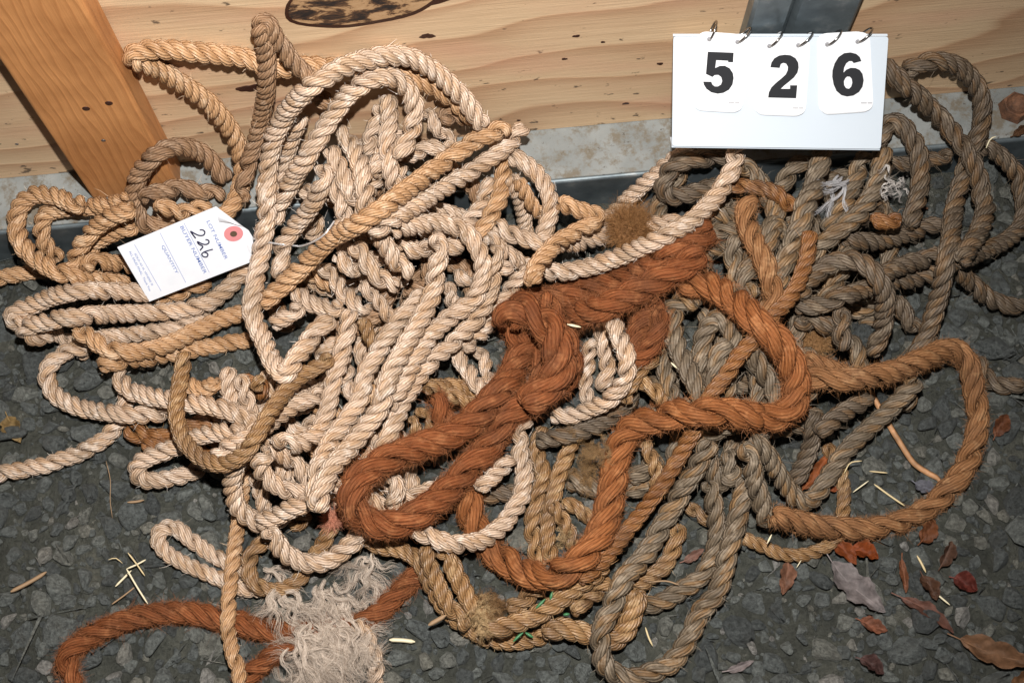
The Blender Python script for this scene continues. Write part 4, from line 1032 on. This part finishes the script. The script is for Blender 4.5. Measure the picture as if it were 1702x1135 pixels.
# ------------------------------------------------------------------ leaves, straws, splinter, grass
def leaf_mat(name, c):
    t = NT(name); o = t.n('TexCoord').outputs['Object']
    n = t.noise(o, 90, 5, 0.65); n2 = t.noise(o, 400, 3)
    k = lambda f: tuple(min(1, q*f) for q in c)
    t.bump(n2, 0.4, 0.0008)
    return t.set(t.ramp(n, [(0.3, k(0.5)), (0.55, c), (0.75, k(1.5))]), 0.6, 0, 0.35)
def leaf(px, py, ln, wd, ang, col, label, seed, wav=0.12, curl=0.25, on=None):
    r = random.Random(seed); c = at(px, py, 0, 0.0) if on is None else on
    L_, W_ = ln/1750, wd/1800; curl *= r.uniform(1.2, 2.2); col = tuple(q*0.72 for q in col)
    m, k = 16, 4; ph = r.uniform(0, 6.28); bm = bmesh.new(); g = []
    for i in range(m+1):
        u = i/m; w = W_*0.5*(math.sin(math.pi*u**0.8)**0.8)*(1+wav*math.sin(u*19+ph)+wav*0.6*math.sin(u*41+ph*2))+0.0004
        row = []
        for j in range(-k, k+1):
            v = j/k
            z = curl*W_*(abs(v)**1.5)*math.sin(math.pi*u)+0.10*L_*curl*math.sin(u*4+ph)+0.07*W_*math.sin(u*11+v*4+ph)+0.05*W_*math.sin(u*23-v*7+ph*3)
            row.append(bm.verts.new(((u-0.5)*L_, v*w+0.06*L_*math.sin(u*3+ph), z)))
        g.append(row)
    for a, b in zip(g, g[1:]):
        for j in range(2*k): bm.faces.new((a[j], a[j+1], b[j+1], b[j]))
    sol = bmesh.ops.solidify(bm, geom=list(bm.faces), thickness=0.0004)
    mt = leaf_mat('dry_leaf', col)
    o = link('dry_leaf', None, label=label, cat='leaf')
    link('blade', bm_mesh('blade', bm, mt, True), o)
    S = np.array([((u-0.56)*L_, 0.06*L_*math.sin(u*3+ph), 0.10*L_*curl*math.sin(u*4+ph)+0.0005) for u in np.linspace(-0.12, 1.0, 14)])
    tube('midrib', S, np.linspace(0.0006, 0.0002, 14), mt, o, 5)
    o.location = Vector((c[0], c[1], max(c[2], 0)+0.005)) ; o.rotation_euler = (r.uniform(-.15,.15), r.uniform(-.15,.15), math.radians(-ang))
# px, py, length px, width px, direction (degrees clockwise from right), colour
leaf(1400, 918, 58, 26, 62, (0.40,0.10,0.026), 'bright orange leaf half tucked under the big tan hoop', 1)
leaf(1434, 922, 48, 32, 28, (0.44,0.10,0.022), 'glossy orange-red leaf touching the large lilac-grey leaf', 2)
leaf(1425, 976, 116, 48, 54, (0.36,0.31,0.30), 'large lilac-grey leaf with wavy edge lying on gravel', 3, 0.16)
leaf(1303, 962, 56, 26, 105, (0.34,0.16,0.095), 'pinkish brown leaf on gravel under the thin golden loop', 4)
leaf(1500, 958, 56, 12, 100, (0.34,0.13,0.06), 'narrow twisted orange-brown leaf sliver on gravel', 5)
leaf(1542, 978, 46, 26, 80, (0.17,0.08,0.045), 'dark brown leaf beneath a cream straw', 6)
leaf(1602, 972, 42, 32, 30, (0.22,0.05,0.035), 'small rounded dark red leaf on open gravel', 7, 0.04, 0.35)
leaf(1539, 1024, 100, 22, 42, (0.26,0.12,0.085), 'long dull red curled leaf on gravel', 8, 0.2)
leaf(1450, 1040, 48, 24, 20, (0.38,0.15,0.085), 'small folded salmon-brown leaf below the lilac-grey leaf', 9)
leaf(1655, 1082, 122, 42, 22, (0.34,0.18,0.095), 'largest tan leaf lying at the corner of the gravel', 10)
leaf(1697, 1128, 60, 30, -30, (0.34,0.17,0.08), 'tan leaf cut by the frame below the largest tan leaf', 11)
leaf(1229, 1107, 46, 12, -8, (0.38,0.32,0.31), 'slim lilac leaf sliver on gravel', 12)
leaf(1570, 922, 48, 20, -50, (0.19,0.10,0.065), 'curled dark brown leaf outside the tan hoop', 13, 0.2, 0.6)
leaf(1540, 884, 48, 28, -40, (0.28,0.10,0.04), 'orange-brown leaf pinned under the rim of the tan hoop', 14)
leaf(1662, 709, 46, 26, -50, (0.27,0.10,0.045), 'red-brown leaf just outside the tan hoop', 15)
leaf(1352, 786, 76, 26, -48, (0.44,0.13,0.038), 'vivid orange leaf showing inside the V of grey rope', 16)
leaf(1386, 808, 26, 18, -30, (0.46,0.12,0.035), 'small vivid orange leaf bit beside the V of grey rope', 17)
leaf(1536, 812, 38, 24, 40, (0.24,0.24,0.28), 'small blue-grey leaf shard inside the tan hoop', 18)
leaf(26, 716, 56, 32, 70, (0.46,0.31,0.13), 'yellow-tan leaf alone on the gravel beside the wide side loop', 19)
leaf(1692, 222, 34, 14, -25, (0.20,0.10,0.05), 'brown leaf scrap on the sill near the bolt', 20)
leaf(1152, 924, 40, 14, -18, (0.36,0.19,0.14), 'pink leaf scrap between the grey rope bends', 21)
leaf(1447, 1108, 46, 26, 30, (0.15,0.075,0.065), 'dark purple-brown leaf scrap on gravel below the other leaves', 22)
leaf(1525, 352, 34, 10, 5, (0.30,0.13,0.07), 'reddish leaf scrap behind the paired upright grey ropes', 23)

def stick(name, pts, w, mat, label, cat, ground_only=False):
    S = spline(np.array([(*q, 0) for q in pts], float), 5.0)
    d = rays(S[:,:2]); tt = rest(d, 0.0015) if not ground_only else base_t(d, 0.003)
    e = tt.copy()
    for _ in range(25): e = np.minimum(tt, gauss(e, 8))
    P = CAM+d*gauss(e, 3)[:,None]
    tube(name, P, w*np.clip(np.minimum(np.linspace(0, 6, len(P))+0.4, np.linspace(6, 0, len(P))+0.3), 0, 1), mat, None, 5, label=label, cat=cat)
M_STRAW = plain('straw', (0.58,0.46,0.25), 0.5); M_TWIG = plain('twig', (0.28,0.18,0.10), 0.7); M_CREAM = plain('cream_splint', (0.70,0.62,0.42), 0.5)
M_SPLINT = leaf_mat('wood_splinter', (0.42,0.22,0.105)); M_GRASS = plain('grass_blade', (0.035,0.15,0.055), 0.5)
def rp(k, *pts): a, b, s = REG[k]; return [(a+x/s, b+y/s) for x, y in pts]
stick('wood_splinter', rp('L', (682,120), (770,280), (840,395), (900,482), (960,525), (1018,560), (1026,600)), 0.0032, M_SPLINT, 'long bent reddish wood splinter lying inside the tan hoop', 'splinter', True)
for pts, w, mt, lb in (
    (rp('L', (712,580), (780,630), (856,682)), .0011, M_STRAW, 'tan straw lying below the wood splinter'),
    (rp('L', (690,519), (775,527)), .0008, M_STRAW, 'short yellow straw beside the wood splinter'),
    (rp('L', (612,618), (686,564)), .0007, M_CREAM, 'short cream straw near the V of grey rope'),
    (rp('L', (570,530), (600,480), (655,470)), .0007, M_STRAW, 'thin bent straw at the V of grey rope'),
    (rp('P', (1152,540), (1225,605), (1300,668)), .0010, M_CREAM, 'long cream straw across the dark brown leaf'),
    (rp('P', (1122,400), (1150,450), (1170,492)), .0013, M_STRAW, 'short tan straw beside the curled dark brown leaf'),
    (rp('P', (310,335), (335,286)), .0010, M_CREAM, 'white straw chip beside the thin golden loop'),
    (rp('P', (470,465), (495,425)), .0006, M_CREAM, 'tiny pale straw under the thin golden loop'),
    (rp('M', (720,400), (770,465), (815,530)), .0008, M_STRAW, 'yellow straw in the dry grass cluster, short one'),
    (rp('M', (712,490), (770,590), (832,688)), .0009, M_CREAM, 'longest cream straw of the dry grass cluster'),
    (rp('M', (630,690), (700,640), (770,585)), .0008, M_TWIG, 'brown stalk of the dry grass cluster'),
    (rp('M', (715,490), (770,467), (825,437)), .0009, M_CREAM, 'cream straw of the dry grass cluster pointing at the hairpin'),
    (rp('M', (610,440), (650,430), (690,460)), .0005, M_STRAW, 'thin curved stalk of the dry grass cluster'),
    (rp('M', (650,590), (690,550), (740,500)), .0011, M_CREAM, 'stubby cream straw of the dry grass cluster'),
    (rp('M', (60,620), (150,575), (220,535), (262,508)), .0020, M_TWIG, 'brown twig lying on bare gravel'),
    (rp('I', (600,665), (640,663), (680,655)), .0013, M_TWIG, 'small brown chip below the small pale hairpin'),
    (rp('I', (500,470), (520,560), (520,660), (530,740)), .0004, M_TWIG, 'hair-thin dry stalk on the gravel below the trailing rope end'),
    (rp('N', (905,890), (980,893), (1050,902)), .0020, M_CREAM, 'flat cream splint right of the fleecy tuft'),
    (rp('N', (398,970), (450,948), (497,930)), .0016, M_CREAM, 'cream splint caught on the fleecy tuft'),
    (rp('N', (1125,808), (1225,752)), .0022, M_TWIG, 'flat brown stick between the fleecy tuft and the golden ropes'),
    (rp('O', (1060,820), (1075,870), (1100,925)), .0010, M_STRAW, 'tan straw inside the deep bend of the grey rope'),
    (rp('O', (1090,565), (1180,560), (1250,582)), .0008, M_TWIG, 'thin stalk between the golden curve and the grey bend'),
    (rp('G', (405,678), (470,692)), .0014, M_CREAM, 'cream straw stuck on the knot of the rust rope'),
    (rp('G', (895,858), (922,885)), .0010, M_CREAM, 'cream straw chip on the grey coil'),
    (rp('D', (1240,700), (1262,655), (1288,645)), .0009, M_CREAM, 'cream straw caught on the grey-brown plywood loop')):
    stick('straw', pts, w, mt, lb, 'straw')
for pts, lb in ((rp('O', (538,618), (522,665)), 'green grass blade under the lowest rust bend, upright one'), (rp('O', (443,712), (497,660)), 'green grass blade beside the upright one under the rust bend'),
                (rp('O', (315,900), (345,870), (372,850)), 'green grass blade poking out at the bottom rim of the pile'), (rp('O', (383,848), (428,878)), 'short green grass blade beside the bottom rim one'),
                (rp('O', (598,748), (632,745)), 'tiny green grass blade on the golden ropes')):
    stick('grass_blade', pts, 0.0015, M_GRASS, lb, 'grass')
